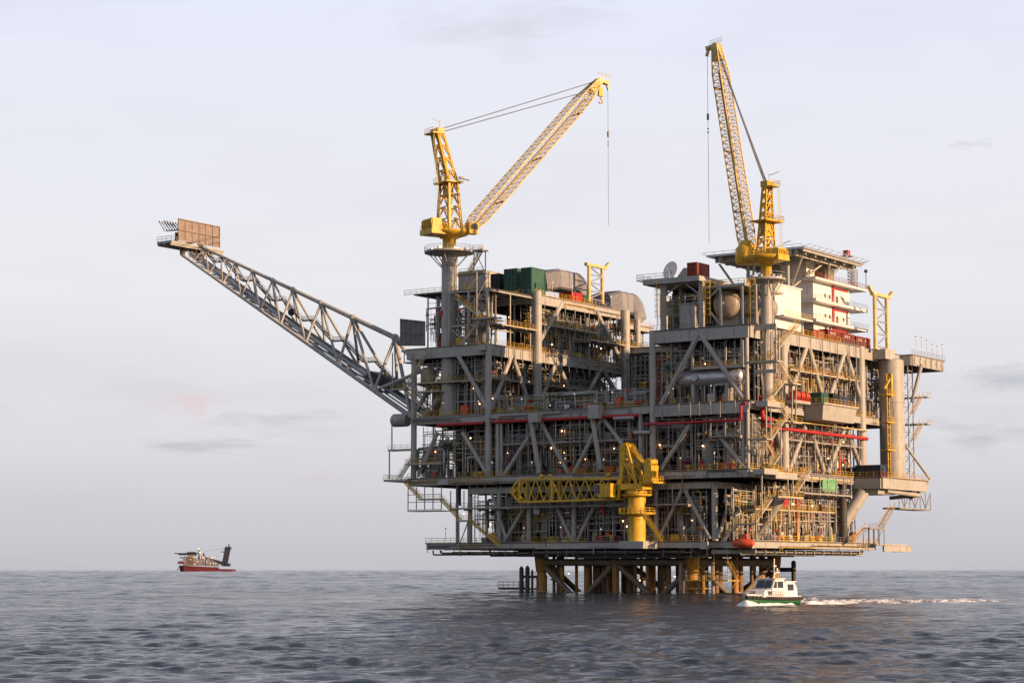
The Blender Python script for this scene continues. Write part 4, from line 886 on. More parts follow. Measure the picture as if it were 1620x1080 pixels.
    if hook:
        h = T+Vector((.4, 0, -1.6)); b = MB(); b.tube(T+Vector((.4, 0, -.5)), h, .1, 6)
        b.quadprism([h+Vector((-.5, -.35, 0)), h+Vector((.5, -.35, 0)), h+Vector((.5, .35, 0)), h+Vector((-.5, .35, 0))], [h+Vector((-.75, -.4, -2.6)), h+Vector((.75, -.4, -2.6)), h+Vector((.75, .4, -2.6)), h+Vector((-.75, .4, -2.6))]); hb = put(b, 'hook_block', yellow)
        b = MB(); b.path([h+Vector((0, 0, -2.6)), h+Vector((0, 0, -3.2)), h+Vector((.6, 0, -3.7)), h+Vector((.5, 0, -4.4)), h+Vector((-.1, 0, -4.6)), h+Vector((-.6, 0, -4.2))], .2, 8); b.build('hook', yellow, hb)
    return t
zr1 = onv(710, 368, 3)[2]; zt1 = onv(690, 216, 3)[2]; p1 = onv(710, 655, 3)
crane('tower_crane', 'yellow lattice boom crane raised over the left module, boom slanting to the right', (p1[0], 3), zr1, zt1, R(32), 1.95, (948, 128), 0, boom_w=5.0, boom_h=3.0, line_len=37.5, px0=5.0)
zr2 = onv(1213, 408, 7)[2]; zt2 = onv(1213, 294, 7)[2]; p2 = onv(1215, 640, 7)
crane('tower_crane', 'yellow crane with steep nearly upright lattice boom over the right module', (p2[0], 7), zr2, zt2, R(135), 1.45, (1133, 72), 0, boom_w=3.8, boom_h=2.4, ringr=4.6, line_len=46, hook=False, ms=.66, px0=4.8, lean=0.6, rear=5.2)
# ---- the low crane parked on the shaded front, boom lying level
pc = onv(1008, 858, -4.2)
wp = world((pc[0], -4.2, 0)); phi3 = math.atan2(AY, AX)
zb = Z12
t = thing('pedestal_crane', 'stout yellow crane with level boom parked low on the shaded front', 'crane', (wp.x, wp.y, zb), frame='local', rotz=phi3)
# local +x = along u (left in the photo), local +y : away from the camera is -y here (left-handed to v)
def pl(px, py, v=-4.2): u, vv, z = onv(px, py, v); return (u-pc[0], z-zb)
def put3(b, n, m, par=None): return b.build(n, m, par or t)
b = MB(); b.tube((0, 0, -0.05), (0, 0, 11.2), 2.05, 28); b.tube((0, 0, 5.0), (0, 0, 5.3), 2.25, 28); b.tube((0, 0, 10.9), (0, 0, 11.6), 2.4, 28); b.box(-1.2, 1.2, -4.0, 4.4, -1.6, -0.1) if False else None; put3(b, 'pedestal', yellow)
b = MB(); b.lathe((0, 0, 5.9), [(0, 2.3), (.3, 4.3), (.5, 4.3), (.52, 2.31)], 12); b.lathe((0, 0, 10.3), [(0, 2.66), (.2, 3.6), (.35, 3.6), (.36, 2.66)], 12); rp = put3(b, 'ring_platform', yellow)
b = MB(); b.rail([(4.3*math.cos(2*math.pi*k/12), 4.3*math.sin(2*math.pi*k/12), 6.4) for k in range(13)], 1.2, .07, 1.4); b.rail([(3.6*math.cos(a), 3.6*math.sin(a), 10.66) for a in [R(x) for x in (120, 150, 180, 210, 240)]], 1.2, .07, 1.4); b.build('handrail', yellow, rp)
b = MB(); b.box(-2.9, 3.2, -2.4, 2.4, 11.9, 13.2); b.box(-4.9, -2.91, -1.7, 1.7, 13.6, 17.4); b.lathe((-3.9, -1.6, 18.2), [(0, .9), (.2, .9), (.22, .6), (3.0, .6), (3.02, .9), (3.2, .9)], 14, axis=(0, 1, 0)); b.box(-5.9, -2.2, -3.2, 2.6, 13.2, 13.5); b.tube((0, 0, 11.6), (0, 0, 11.9), 2.2, 24); put3(b, 'machinery_deck', yellow)
b = MB(); b.rail([(-5.9, 2.6, 13.5), (-5.9, -3.2, 13.5)], 1.3, .07, 1.2); b.rail([(-5.9, 2.65, 13.5), (-2.3, 2.65, 13.5)], 1.3, .07, 1.2); put3(b, 'handrail', yellow)
H = pl(995, 702)[1]
b = MB()
for y in (-1.7, 1.7):
    b.quadprism([(3.0, y-.25, 13.2), (3.6, y-.25, 13.2), (3.6, y+.25, 13.2), (3.0, y+.25, 13.2)], [(1.6, y-.25, H), (3.4, y-.25, H-.4), (3.4, y+.25, H-.4), (1.6, y+.25, H)])
    b.quadprism([(-1.2, y-.25, 13.2), (-.5, y-.25, 13.2), (-.5, y+.25, 13.2), (-1.2, y+.25, 13.2)], [(1.4, y-.25, H-.5), (2.2, y-.25, H), (2.2, y+.25, H), (1.4, y+.25, H-.5)])
    b.bar((3.2, y, 13.2+(H-13.2)*.52), (-.2, y, 13.2+(H-13.2)*.40), 0.7); b.bar((-.8, y, 13.3), (3.2, y, 19), .35)
for k in range(7): z = 14+(H-15)*k/6; b.bar((3.3-k*.12, -1.7, z), (3.3-k*.12, 1.7, z), .25)
b.lathe((2.0, -1.4, H-.4), [(0, .8), (.2, .8), (.22, .5), (2.5, .5), (2.52, .8), (2.8, .8)], 14, axis=(0, 1, 0)); put3(b, 'gantry_mast', yellow)
for k in range(6):
    b = MB(); b.tube((2.0-1.2*(k % 2), -1.2+k*.48, H-.3), (-2.9, -1.2+k*.48, 16+k*.2), .1, 5); put3(b, 'luffing_rope', yellow)
b = MB(); b.rail([(-.8, -2.2, H-5), (-2.8, -2.2, H-12)], 1.0, .06, 1.0); b.stair((-3.0, 2.9, 6.4), (-8.2, 2.9, -0.2), 1.0, (0, 1, 0)); b.stair_rail((-3.0, 2.9, 6.4), (-8.2, 2.9, -0.2), 1.0, (0, 1, 0)); put3(b, 'stair', yellow)
e0, e1 = pl(985, 757), pl(828, 758); f0, f1 = pl(985, 789), pl(828, 794)
b = MB()
for y in (-1.6, 1.6):
    C = [(e0[0], y, e0[1]), (e1[0], y, e1[1])]; D = [(f0[0], y, f0[1]), (f1[0], y, f1[1])]
    b.bar(*C, .42, .42); b.bar(*D, .42, .42); n = 12
    for k in range(n+1):
        tt = k/n; top = Vector(C[0]).lerp(Vector(C[1]), tt); bt = Vector(D[0]).lerp(Vector(D[1]), tt)
        if k in (0, 8, n): b.bar(top, bt, .5)
        if k < n:
            t2 = (k+1)/n; b.bar(bt if k % 2 else top, Vector(C[0]).lerp(Vector(C[1]), t2) if k % 2 else Vector(D[0]).lerp(Vector(D[1]), t2), .26)
for k in range(13):
    tt = k/12; top = Vector((e0[0], 0, e0[1])).lerp(Vector((e1[0], 0, e1[1])), tt); bt = Vector((f0[0], 0, f0[1])).lerp(Vector((f1[0], 0, f1[1])), tt)
    for c in (top, bt): b.bar(c+Vector((0, -1.35, 0)), c+Vector((0, 1.35, 0)), .25)
bo = put3(b, 'boom', yellow)
b = MB(); b.quadprism([(e1[0], -1.9, e1[1]+.2), (e1[0]+2.2, -1.2, e1[1]-1), (e1[0]+2.2, -1.2, f1[1]+1), (e1[0], -1.9, f1[1]-.2)], [(e1[0], 1.9, e1[1]+.2), (e1[0]+2.2, 1.2, e1[1]-1), (e1[0]+2.2, 1.2, f1[1]+1), (e1[0], 1.9, f1[1]-.2)]) if False else None
for y in (-1.6, 1.6): b.bar((e1[0], y, e1[1]), (e1[0]+2.6, y*.6, (e1[1]+f1[1])/2+.6), .45); b.bar((f1[0], y, f1[1]), (e1[0]+2.6, y*.6, (e1[1]+f1[1])/2-.6), .45)
b.lathe((e1[0]+2.4, -1.2, (e1[1]+f1[1])/2), [(0, .8), (.2, .8), (.22, .5), (2.2, .5), (2.22, .8), (2.4, .8)], 14, axis=(0, 1, 0)); b.sphere((e1[0]-5, -.5, e1[1]+.6), .6, 10); b.sphere((e1[0]-8, .5, e1[1]+.6), .55, 10); b.sphere((e0[0]+4, 0, e0[1]+.8), .7, 10); b.build('boom_head', yellow, bo)
c0, c1 = pl(982, 765), pl(959, 787)
b = MB(); b.quadprism([(c0[0], 2.3, c0[1]), (c1[0], 2.3, c0[1]), (c1[0], 4.6, c0[1]), (c0[0], 4.6, c0[1])], [(c0[0], 2.3, c1[1]), (c1[0]-.4, 2.3, c1[1]), (c1[0]-.4, 4.6, c1[1]), (c0[0], 4.6, c1[1])]); cb = put3(b, 'operator_cab', yellow)
b = MB(); b.box(c1[0]+.01, c1[0]+.06, 2.6, 4.3, c1[1]+1.0, c0[1]-.3); b.box(c1[0]-1.1, c1[0]-.1, 4.61, 4.66, c1[1]+.8, c0[1]-.3); b.build('window', glassd, cb)
# ================================================================== FLARE BOOM
fb = thing('flare_boom', 'long grey triangular lattice boom reaching out left from the platform to the flare tip', 'flare boom', (98, 10, 46))
VB = 12.0
T0 = onv(640, 541, VB); T1 = onv(322, 392, VB)
N0 = onv(652, 660, VB-5.5); N1 = onv(286, 402, VB-2.2); F0 = (N0[0], VB+5.5, N0[2]); F1 = (N1[0], VB+2.2, N1[2])
T0 = Vector(T0); T1 = Vector(T1); N0 = Vector(N0); N1 = Vector(N1); F0 = Vector(F0); F1 = Vector(F1)
for (P, Q, r) in ((T0, T1, .62), (N0, N1, .58), (F0, F1, .58)):
    b = MB(); b.tube(P, Q, r*1.15, 14, r2=r*.62); b.build('chord', girderm, fb)
tops = [(325, 395), (350, 404), (372, 416), (399, 432), (431, 446), (463, 459), (508, 482), (558, 504), (625, 534)]
bots = [(303, 414), (330, 432), (352, 445), (382, 467), (412, 490), (444, 516), (484, 541), (535, 577), (592, 620)]
def fT(x): # point on top chord at image column x
    t = (x-640)/(322-640); a = onv(x, 541+(392-541)*t, VB); return Vector(a)
def fN(x):
    t = (x-652)/(286-652); y = 660+(402-660)*t
    v = (VB-5.5)+(3.3)*t; return Vector(onv(x, y, v))
for k in range(len(tops)):
    A = fT(tops[k][0]); Nn = fN(bots[k][0]); Ff = Vector((Nn.x, 2*VB-Nn.y, Nn.z)); r = .14+.035*k
    b = MB(); b.tube(A, Nn, r, 8); b.build('brace', girderm, fb); b = MB(); b.tube(A, Ff, r, 8); b.build('brace', girderm, fb)
    b = MB(); b.tube(Nn, Ff, r*.9, 8); b.build('brace', girderm, fb)
    N2 = fN(bots[k-1][0]) if k else Vector(N1); 
    if k:
        A0 = fT(tops[k-1][0]); b = MB(); b.tube(A0, Nn, r*.95, 8); b.build('brace', girderm, fb)
        b = MB(); b.tube(A0, Ff, r*.95, 8); b.build('brace', girderm, fb)
        b = MB(); b.tube(N2, Ff, r*.8, 8); b.build('brace', girderm, fb)
    b = MB(); b.sphere(A, r*2.6, 10); b.build('joint', girderm, fb)
b = MB(); b.tube(fT(625), fN(650), .5, 10); b.build('brace', girderm, fb); b = MB(); b.tube(fT(625), (96, VB+5, 46), .5, 10); b.build('brace', girderm, fb)
b = MB(); b.tube(fN(592), (95, VB-3, 58), .45, 10); b.build('brace', girderm, fb)
# flare headers and walkway between the bottom chords
def fl(t, dz, dv): c = (N0+F0)/2*(1-t)+(N1+F1)/2*t; return c+Vector((0, dv, dz))
for (dv, dz, r, m) in ((-1.6, 1.5, .62, galv), (1.4, 1.6, .5, steel), (0, 2.3, .3, steel), (-3.0, .6, .25, galv)):
    b = MB(); b.bend([(94, VB+dv, 42), fl(0.02, dz, dv), fl(.5, dz*.9, dv*.8), fl(.97, dz*.6+.8, dv*.5)], r, 10); b.build('flare_header', m, fb)
b = MB(); ls = []
for k in range(8):
    a = fl(k/8+.01, 3.1, 2.6*(1-k/14)); c = fl((k+.72)/8, 3.1, 2.6*(1-k/14)); d_ = fl((k+1)/8+.01, 3.1, 2.6*(1-k/14))
    h = c.z; b.stair(a, Vector((c.x, c.y, d_.z)), 1.2, (0, 1, 0)); b.bar((c.x, c.y, d_.z), d_, 1.2, .3); ls.append((a, Vector((c.x, c.y, d_.z)), d_))
wk = b.build('walkway', dark, fb)
b = MB()
for a, c, d_ in ls:
    for s_ in (-.6, .6): b.rail([a+Vector((0, s_, 0)), c+Vector((0, s_, 0)), d_+Vector((0, s_, 0))], 1.1, .05, 2)
b.build('handrail', steel, wk)
b = MB(); a = fl(.14, 0.6, 0); b.quadprism([a+Vector((-6, -2.4, 0)), a+Vector((7, -2.4, 2.4)), a+Vector((7, 2.4, 2.4)), a+Vector((-6, 2.4, 0))], [a+Vector((-2, -2.4, 3.2)), a+Vector((5, -2.4, 5.6)), a+Vector((5, 2.4, 5.6)), a+Vector((-2, 2.4, 3.2))]); b.build('pipe_cover', dark, fb)
b = MB(); a = Vector(onv(461, 494, VB)); b.sphere(a, 1.0, 10); b.build('buoy', bluem, fb)
for (x0, dv) in ((612, -5.7), (612+22, 5.7)):
    b = MB(); p = onv(646, 664, VB+dv); b.lathe(p, [(0, 1.5), (.3, 1.7), (4.5, 1.7), (4.8, 1.5)], 18, axis=(1, 0, 0)); b.build('hinge_drum', girderm, fb)
# tip: platform, shield and burner rods
tp = Vector(onv(318, 388, VB)); hz = tp.z-0.5
ut = onv(300, 392, VB)[0]
v0_, v1_ = onu(259, 378, ut)[1], onu(342, 390, ut)[1]
b = MB(); b.box(ut-3.0, ut+2.5, v0_, v1_, hz, hz+.6)
for u in (ut-2.6, ut, ut+2.2): b.bar((u, v0_, hz-.3), (u, v1_, hz-.3), .3, .5)
tpf = b.build('flare_deck', girderm, fb)
for k, (x, y) in enumerate(((289, 402), (319, 412))):
    p = Vector(onv(x, y, VB-1.5)); b = MB(); b.tube(p, (ut, onu(x, 390, ut)[1], hz-.1), .75, 12, r2=1.0); b.build('riser_bend', beige, fb)
b = MB()
for (x, y, x2) in ((300, 408, 292), (306, 410, 308), (332, 404, 338)): b.bar(onv(x, y, VB-2), (ut-1, onu(x2, 390, ut)[1], hz), .2)
b.build('strut', girderm, fb)
b = MB(); b.rail([(ut-3.0, v0_+8, hz+.6), (ut-3.0, v0_, hz+.6), (ut+2.5, v0_, hz+.6)], 1.4, .07, 2); b.build('handrail', steel, tpf)
us_ = ut-3.3
c = [Vector(onu(x, y, us_)) for x, y in ((282, 346), (347, 359), (347, 392), (282, 380))]
b = MB(); b.quadprism(c, [p+Vector((.18, 0, 0)) for p in c]); sh = b.build('heat_shield', mesh_m, fb)
b = MB()
for k in range(7): a = c[0].lerp(c[1], k/6); d_ = c[3].lerp(c[2], k/6); b.bar(a+Vector((-.15, 0, .1)), d_+Vector((-.15, 0, -.1)), .22)
for t_ in (0.0, .5, 1.0): b.bar(c[0].lerp(c[3], t_)+Vector((-.3, 0, 0)), c[1].lerp(c[2], t_)+Vector((-.3, 0, 0)), .2)
for k in (1, 3, 5): a = c[3].lerp(c[2], k/6); b.bar(a+Vector((.2, 0, 4)), a+Vector((5, 0, 0)), .18)
b.build('shield_frame', beige, sh)
b = MB(); base = Vector(onu(279, 368, ut)); b.tube(base, (base.x, base.y, hz+.6), .4, 8)
for k in range(6):
    for s_ in (-1, 1): q = base+Vector((s_*1.0, -3.6+k*1.1, .2*k)); e_ = q+Vector((0, -2.3, 2.4-.2*k)); b.tube(q, e_, .11, 5); b.sphere(e_, .25, 6)
b.bar(base+Vector((0, -4, 0)), base+Vector((0, 3, 1.2)), .35); b.build('burner', dark, fb)
# heat shield at the root of the boom
c = [Vector(onv(x, y, 1.2)) for x, y in ((634, 504), (672, 508), (672, 547), (634, 547))]
b = MB(); b.quadprism(c, [p+Vector((0, .25, 0)) for p in c])
for k in range(6): a = c[0].lerp(c[1], k/5); d_ = c[3].lerp(c[2], k/5); b.bar(a+Vector((0, -.12, 0)), d_+Vector((0, -.12, 0)), .2)
for t_ in (.02, .5, .98): b.bar(c[0].lerp(c[3], t_)+Vector((0, -.26, 0)), c[1].lerp(c[2], t_)+Vector((0, -.26, 0)), .2)
b.build('heat_shield', shieldg, None, 'tall slatted grey heat shield standing at the left edge where the flare boom starts', 'heat shield')
# ================================================================== TOP OF THE LEFT MODULE
def boxthing(name, label, cat, u0, u1, v0, v1, z0, z1, m, group=None, louvre=None, e=.12, partname='body'):
    t = thing(name, label, cat, ((u0+u1)/2, (v0+v1)/2, z0), group)
    b = MB(); ellbox(b, u0, u1, v0, v1, z0, z1, e); b.build(partname, m, t)
    b = MB()
    if louvre:
        n = int((z1-z0-1)/.4)
        for k in range(n): b.box(u0-.1, u0+e-.02, v0+.6, v1-.6, z0+.6+k*.4, z0+.75+k*.4)
    else:
        for k in range(4): u = u0+(u1-u0)*(k+.5)/4; b.box(u-.07, u+.07, v0-.06, v0+e-.01, z0+.3, z1-.3)
        b.box(u0-.05, u0+e-.01, v0+(v1-v0)*.35, v0+(v1-v0)*.65, z0+.15, z0+2.2)
    b.build('door' if not louvre else 'louvre', m if not louvre else galv, t)
    return t
def span(x0, x1, v): return sorted((onv(x0, 450, v)[0], onv(x1, 450, v)[0]))
def ztop(y, x, v): return onv(x, y, v)[2]
for (x0, x1, y0, v, m, lb, d) in ((776, 790, 433, 24, blackm, 'small black intake housing left of the green housings', 4), (797, 818, 425, 24, greenp, 'dark green tall exhaust housing, left one of the pair', 5), (824, 841, 423, 23, greenp, 'dark green tall exhaust housing, right one of the pair', 6.5)):
    a, c = span(x0, x1, v); boxthing('exhaust_housing', lb, 'equipment housing', a, c, v, v+d, Z76, ztop(y0, (x0+x1)/2, v), m)
a, c = span(732, 774, 30); boxthing('equipment_cabin', 'wide grey cabin behind the crane stairs on the left module roof', 'equipment cabin', a, c, 28, 36, Z76, ztop(430, 750, 30), girderm)
boxthing('storage_box', 'bright red box under the silver duct on the module roof', 'storage box', UL+.5, UL+4.5, *sorted((onu(907, 460, UL)[1], onu(925, 460, UL)[1])), Z76, Z76+2.6, red)
boxthing('storage_box', 'olive green box right of the bright red box on the module roof', 'storage box', UL+.5, UL+4, *sorted((onu(926, 460, UL)[1], onu(933, 460, UL)[1])), Z76, Z76+2.4, greenp)
boxthing('storage_box', 'low green generator box beside the large green housings on the roof', 'storage box', UL+1.5, UL+4.5, *sorted((onu(852, 460, UL)[1]+1, onu(868, 460, UL)[1])), Z76, Z76+3.2, greenp)
boxthing('storage_box', 'yellow low box on the roof edge left of the green housings', 'storage box', UL+6, UL+10, 22.8, 24.6, Z76, Z76+1.4, yellow)
def duct(label, xs, ytop, xr, v0, rad):
    # big round-shouldered air duct lying along v, its outlet turned down at the far end
    va = onu(xs, 460, UL+9)[1]; vb = onu(xr, 460, UL+9)[1]; zt = onu((xs+xr)/2, ytop, UL+9)[2]; zc = zt-rad
    t = thing('air_duct', label, 'air duct', (UL+9, va, Z76), group='big silver ducts on the left module roof')
    b = MB(); pts = [Vector((UL+9, va, zc-1.5)), Vector((UL+9, va+(vb-va)*.35, zc))]
    for k in range(7): a = math.pi/2*k/6; pts.append(Vector((UL+9, vb-rad*1.5+rad*1.5*math.sin(a), zc-rad*1.5+rad*1.5*math.cos(a))))
    pts.append(Vector((UL+9, vb, max(Z76+.2, zc-rad*2.0))))
    L = []; hw = rad*1.15
    for i, p in enumerate(pts):
        d = (pts[min(i+1, len(pts)-1)]-pts[max(i-1, 0)]).normalized(); n_ = Vector((0, -d.z, d.y))
        w_ = rad
        L.append([p+Vector((s_*hw, 0, 0))+n_*(q*w_) for s_, q in ((-1, -.8), (-.85, -1), (.85, -1), (1, -.8), (1, .8), (.85, 1), (-.85, 1), (-1, .8))])
    V = [x for l in L for x in l]; F = [(k*8+i, k*8+(i+1) % 8, (k+1)*8+(i+1) % 8, (k+1)*8+i) for k in range(len(L)-1) for i in range(8)]
    b.add(V, F); b.add(L[0], [tuple(range(8))]); b.add(L[-1], [tuple(range(8))[::-1]]); b.build('duct_shell', ductm, t)
    b = MB()
    for k in range(len(L)-1):
        for f_ in ((0.0, .5) if k > 0 else [i/10 for i in range(10)]):
            Q = [x.lerp(y, f_) for x, y in zip(L[k], L[k+1])]; cc = sum(Q, Vector())/8; Q = [cc+(x-cc)*1.035 for x in Q]
            for i in range(8): b.bar(Q[i], Q[(i+1) % 8], .07)
    b.build('duct_ribs', ductm, t)
duct('large ribbed silver air duct behind the green housings, curving down', 850, 429, 912, 30, 2.6)
duct('ribbed silver air duct right of the yellow frame on the roof', 950, 463, 999, 50, 3.0)
def rest(name, label, u, pts_px, ytop, ybot, horns, m, d=1.0):
    P = [onu(x, ybot[i], u) for i, x in enumerate(pts_px)]; t = thing(name, label, 'crane boom rest', (u, P[0][1], P[0][2]))
    zt = (onu(pts_px[0], ytop, u)[2]); z0 = min(p[2] for p in P)
    b = MB()
    for p in P: b = MB(); b.tube((u, p[1], z0), (u, p[1], zt), .5, 12); b.box(u-.8, u+.8, p[1]-.8, p[1]+.8, z0, z0+.2); b.build('post', m, t)
    a, c = P[0][1]-1.6, P[1][1]+1.6; b = MB(); b.bar((u, a, zt+.4), (u, c, zt+.4), 1.0, .8)
    if horns[0]: b.bar((u, a+.3, zt+.5), (u, a-1.8, zt+2.0), .8, .6)
    if horns[1]: b.bar((u, c-.3, zt+.5), (u, c+1.8, zt+2.0), .8, .6)
    b.build('saddle_beam', m, t)
    n = 4; b = MB()
    for k in range(n):
        za, zb_ = z0+1+(zt-z0-1)*k/n, z0+1+(zt-z0-1)*(k+1)/n; b.tube((u, P[0][1], za), (u, P[1][1], za), .16, 6)
        b.tube((u, P[k % 2][1], za), (u, P[1-k % 2][1], zb_), .18, 6)
    b.build('bracing', galv, t)
rest('boom_rest', 'yellow two post frame with a raised right horn on the left module roof', UL+1.5, (932, 953), 421, (474, 482), (0, 1), paley)
rest('boom_rest', 'tall yellow two post frame with two horns on the right edge', -1.5, (1385, 1404), 468, (553, 556), (1, 1), paley)
for k in range(4):
    pass
# ================================================================== TOP OF THE RIGHT MODULE
rf = thing('roof_deck', 'grey flat canopy roof with satellite dish above the right module front', 'roof deck', (20, 6, Z61))
zr = onv(1060, 441, 0)[2]; ua, ub = onv(1022, 441, 0)[0], onv(1111, 438, 0)[0]
b = MB(); b.box(ub, ua, -1.5, 12, zr-1.2, zr); b.quadprism([(ua, -1.5, zr-.4), (ua+1.8, -1.5, zr-.1), (ua+1.8, 12, zr-.1), (ua, 12, zr-.4)], [(ua, -1.5, zr-.1), (ua+1.8, -1.5, zr), (ua+1.8, 12, zr), (ua, 12, zr-.1)]); b.build('roof', girderm, rf)
b = MB(); b.rail([(ub+8, -1.5, zr), (ua+1.7, -1.5, zr), (ua+1.7, 12, zr)], 1.3, .06, 1.8); b.build('handrail', galv, rf)
for x in (1051, 1110): 
    u = onv(x, 480, .5)[0]; b = MB(); b.bar((u, .5, Z61+.1), (u, .5, zr-1.2), 1.0 if x > 1060 else 1.3); b.build('post', girderm, rf); b = MB(); b.bar((u, 8.4, Z61+.1), (u, 8.4, zr-1.2), .8); b.build('post', girderm, rf)
for a in ((1055, 465, 1080, 447), (1082, 447, 1108, 466)):
    b = MB(); b.bar(onv(a[0], a[1], .5), onv(a[2], a[3], .5), .3); b.build('brace', girderm, rf)
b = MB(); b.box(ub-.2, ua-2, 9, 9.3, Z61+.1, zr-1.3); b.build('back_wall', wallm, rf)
rf2 = thing('equipment_roof', 'grey steel frame roof around the round end vessel on the right module', 'roof deck', (8, 6, Z61))
z2 = onv(1150, 450, 0)[2]; b = MB(); b.box(1.2, ub-.1, .2, 20, z2-.5, z2)
for x in (1140, 1174, 1196): u = onv(x, 480, .4)[0]; b.bar((u, .4, Z61+.1), (u, .4, z2-.5), .45)
b.bar((onv(1122, 490, .4)[0], .4, onv(1122, 470, .4)[2]), (onv(1139, 490, .4)[0], .4, z2-.6), .4); b.bar((onv(1122, 490, .4)[0], .4, onv(1122, 492, .4)[2]), (onv(1140, 490, .4)[0], .4, Z61+.3), .4)
b.build('frame', girderm, rf2); b = MB(); b.rail([(1.2, .1, z2), (ub-.2, .1, z2)], 1.2, .06, 1.6); b.rail([(1.1, .2, z2), (1.1, 18, z2)], 1.2, .06, 1.6); b.build('handrail', ylwdull, rf2)
def ladder(label, x, y0, y1, v, w=1.1):
    p, q = onv(x, y0, v), onv(x, y1, v); b = MB()
    for s_ in (-w/2, w/2): b.bar((p[0]+s_, v, p[2]), (p[0]+s_, v, q[2]), .12)
    n = int((q[2]-p[2])/.45)
    for k in range(n): b.bar((p[0]-w/2, v, p[2]+.3+k*.45), (p[0]+w/2, v, p[2]+.3+k*.45), .07)
    for k in range(int(n/3)):
        z = p[2]+2+k*1.3; pts = [(p[0]+w*.75*math.cos(a), v-.5+.8*math.sin(a), z) for a in [R(d) for d in range(180, 361, 30)]]
        if z < q[2]: b.path(pts, .06, 4)
    for s_ in (-.6, 0, .6): b.bar((p[0]+s_*w, v-1.2+abs(s_)*.8, p[2]+2), (p[0]+s_*w, v-1.2+abs(s_)*.8, q[2]), .06)
    b.build('caged_ladder', ylwdull, None, label, 'ladder')
ladder('yellow caged ladder left of the shaded cabin under the canopy roof', 1043, 515, 445, -.6); ladder('yellow caged ladder between the canopy roof and the round vessel', 1120, 512, 443, -.3, 1.4); ladder('yellow caged ladder just left of the right crane column', 1191, 510, 440, 1.0, 1.3)
def vessel(label, c, vlen, r, m, zb):
    t = thing('pressure_vessel', label, 'pressure vessel', (c[0], c[1], zb)); b = MB(); b.vessel((c[0], c[1], c[2]), (c[0], c[1]+vlen, c[2]), r, 32); b.build('shell', m, t)
    b = MB()
    for k in (.12, .88): b = MB(); b.box(c[0]-r*.75, c[0]+r*.75, c[1]+vlen*k-.3, c[1]+vlen*k+.3, zb, c[2]-r*.55); b.build('saddle', girderm, t)
    b = MB()
    for k in (0, .5, 1): b.tube((c[0], c[1]+vlen*k-.1, c[2]), (c[0], c[1]+vlen*k+.1, c[2]), r*1.02, 32)
    b.tube((c[0], c[1]-r*.5-.1, c[2]), (c[0], c[1]-r*.5-.5, c[2]), .35, 10); b.build('weld_band', m, t)
c = onv(1149, 481, 4.5); vessel('big beige round ended pressure vessel on the right module', (c[0], 4.5, c[2]), 12, 3.35, beige, Z61)
c = onv(1184, 482, 7); vessel('smaller beige round ended vessel just left of the crane column', (c[0], 7, c[2]), 10, 2.5, beige, Z61)
c = onv(1062, 478, 5); t = thing('storage_tank', 'short beige upright tank beside the slatted grey cabin under the canopy', 'tank', (c[0], 6, Z61)); b = MB(); b.lathe((c[0], 6, Z61), [(0, .5), (1.5, 1.1), (4, 1.6), (7, 1.6), (7.8, .9)], 20); b.build('shell', beige, t); b = MB(); b.tube((c[0], 6, Z61+7.8), (c[0], 6, Z61+8.8), .3, 10); b.tube((c[0]-.7, 4.3, Z61+.2), (c[0]-.7, 4.4, Z61+7), .12, 6); b.build('outlet_pipe', steel, t)
a, c = span(1075, 1099, 1.5); boxthing('equipment_cabin', 'slatted grey cabin standing under the canopy roof', 'equipment cabin', a, c, 1.5, 7, Z61+.1, onv(1085, 481, 1.5)[2], girderm, louvre=True)
a, c = span(1087, 1103, 2); boxthing('container', 'small pale red ribbed container on top of the canopy roof', 'container', a, c, 2, 8, zr, onv(1094, 415, 2)[2], rustred, partname='body')
a, c = span(1067, 1088, 4); b = MB(); zz = onv(1080, 424, 4)[2]; b.quadprism([(a, 4, zr), (c, 4, zr), (c, 9, zr), (a, 9, zr)], [(a, 4, zz), (c-2.4, 4, zz), (c-2.4, 9, zz), (a, 9, zz)]); b.build('sloped_hood', girderm, None, 'grey sloped steel hood between the dish and the pale red container', 'hood')
# satellite dish
c = onv(1061, 428, 2); t = thing('satellite_dish', 'round pale satellite dish facing the sea on the canopy roof', 'satellite dish', (c[0], 2, zr))
b = MB(); ax = Vector((.25, -1, .25)).normalized(); C = Vector((c[0], 2, c[2])); b.lathe(C, [(-.55, .15), (-.5, .9), (-.25, 1.7), (.1, 2.25), (.16, 2.25), (-.15, 1.6), (-.35, .8), (-.4, .02)], 28, axis=ax); b.build('reflector', white, t)
b = MB(); b.tube((c[0], 2.3, zr), (c[0], 2.3, c[2]-.2), .25, 8); b.tube((c[0]-1.2, 2.3, zr), (c[0], 2.3, c[2]-1), .12, 6); b.build('mount', galv, t)
b = MB(); b.tube(C, C+ax*1.6, .07, 6); b.sphere(C+ax*1.6, .22, 8); b.build('feed', galv, t)
# helicopter deck: aligned slab on raking struts
nc = onz(1272, 389, 83.5); lc = onz(1114, 405, 83.5); rc = onz(1366, 417, 83.5)
hu0, hv0 = nc[0], nc[1]; hu1 = hu0+27; hv1 = hv0+34
hd = thing('helicopter_deck', 'broad thin flat helicopter deck high behind the right crane', 'helicopter deck', ((hu0+hu1)/2, (hv0+hv1)/2, 72))
Z = 83.5; oc = [(hu0+5, hv0), (hu1-5, hv0), (hu1, hv0+6), (hu1, hv1-6), (hu1-5, hv1), (hu0+5, hv1), (hu0, hv1-6), (hu0, hv0+6)]
oc = [(hu0, hv0), (hu1, hv0), (hu1, hv1), (hu0, hv1)]
b = MB(); n = len(oc); b.add([(u, v, Z-.5) for u, v in oc]+[(u, v, Z) for u, v in oc], [tuple(range(n)), tuple(range(n, 2*n))]+[(i, (i+1) % n, n+(i+1) % n, n+i) for i in range(n)])
b.build('landing_slab', alu, hd)
b = MB()
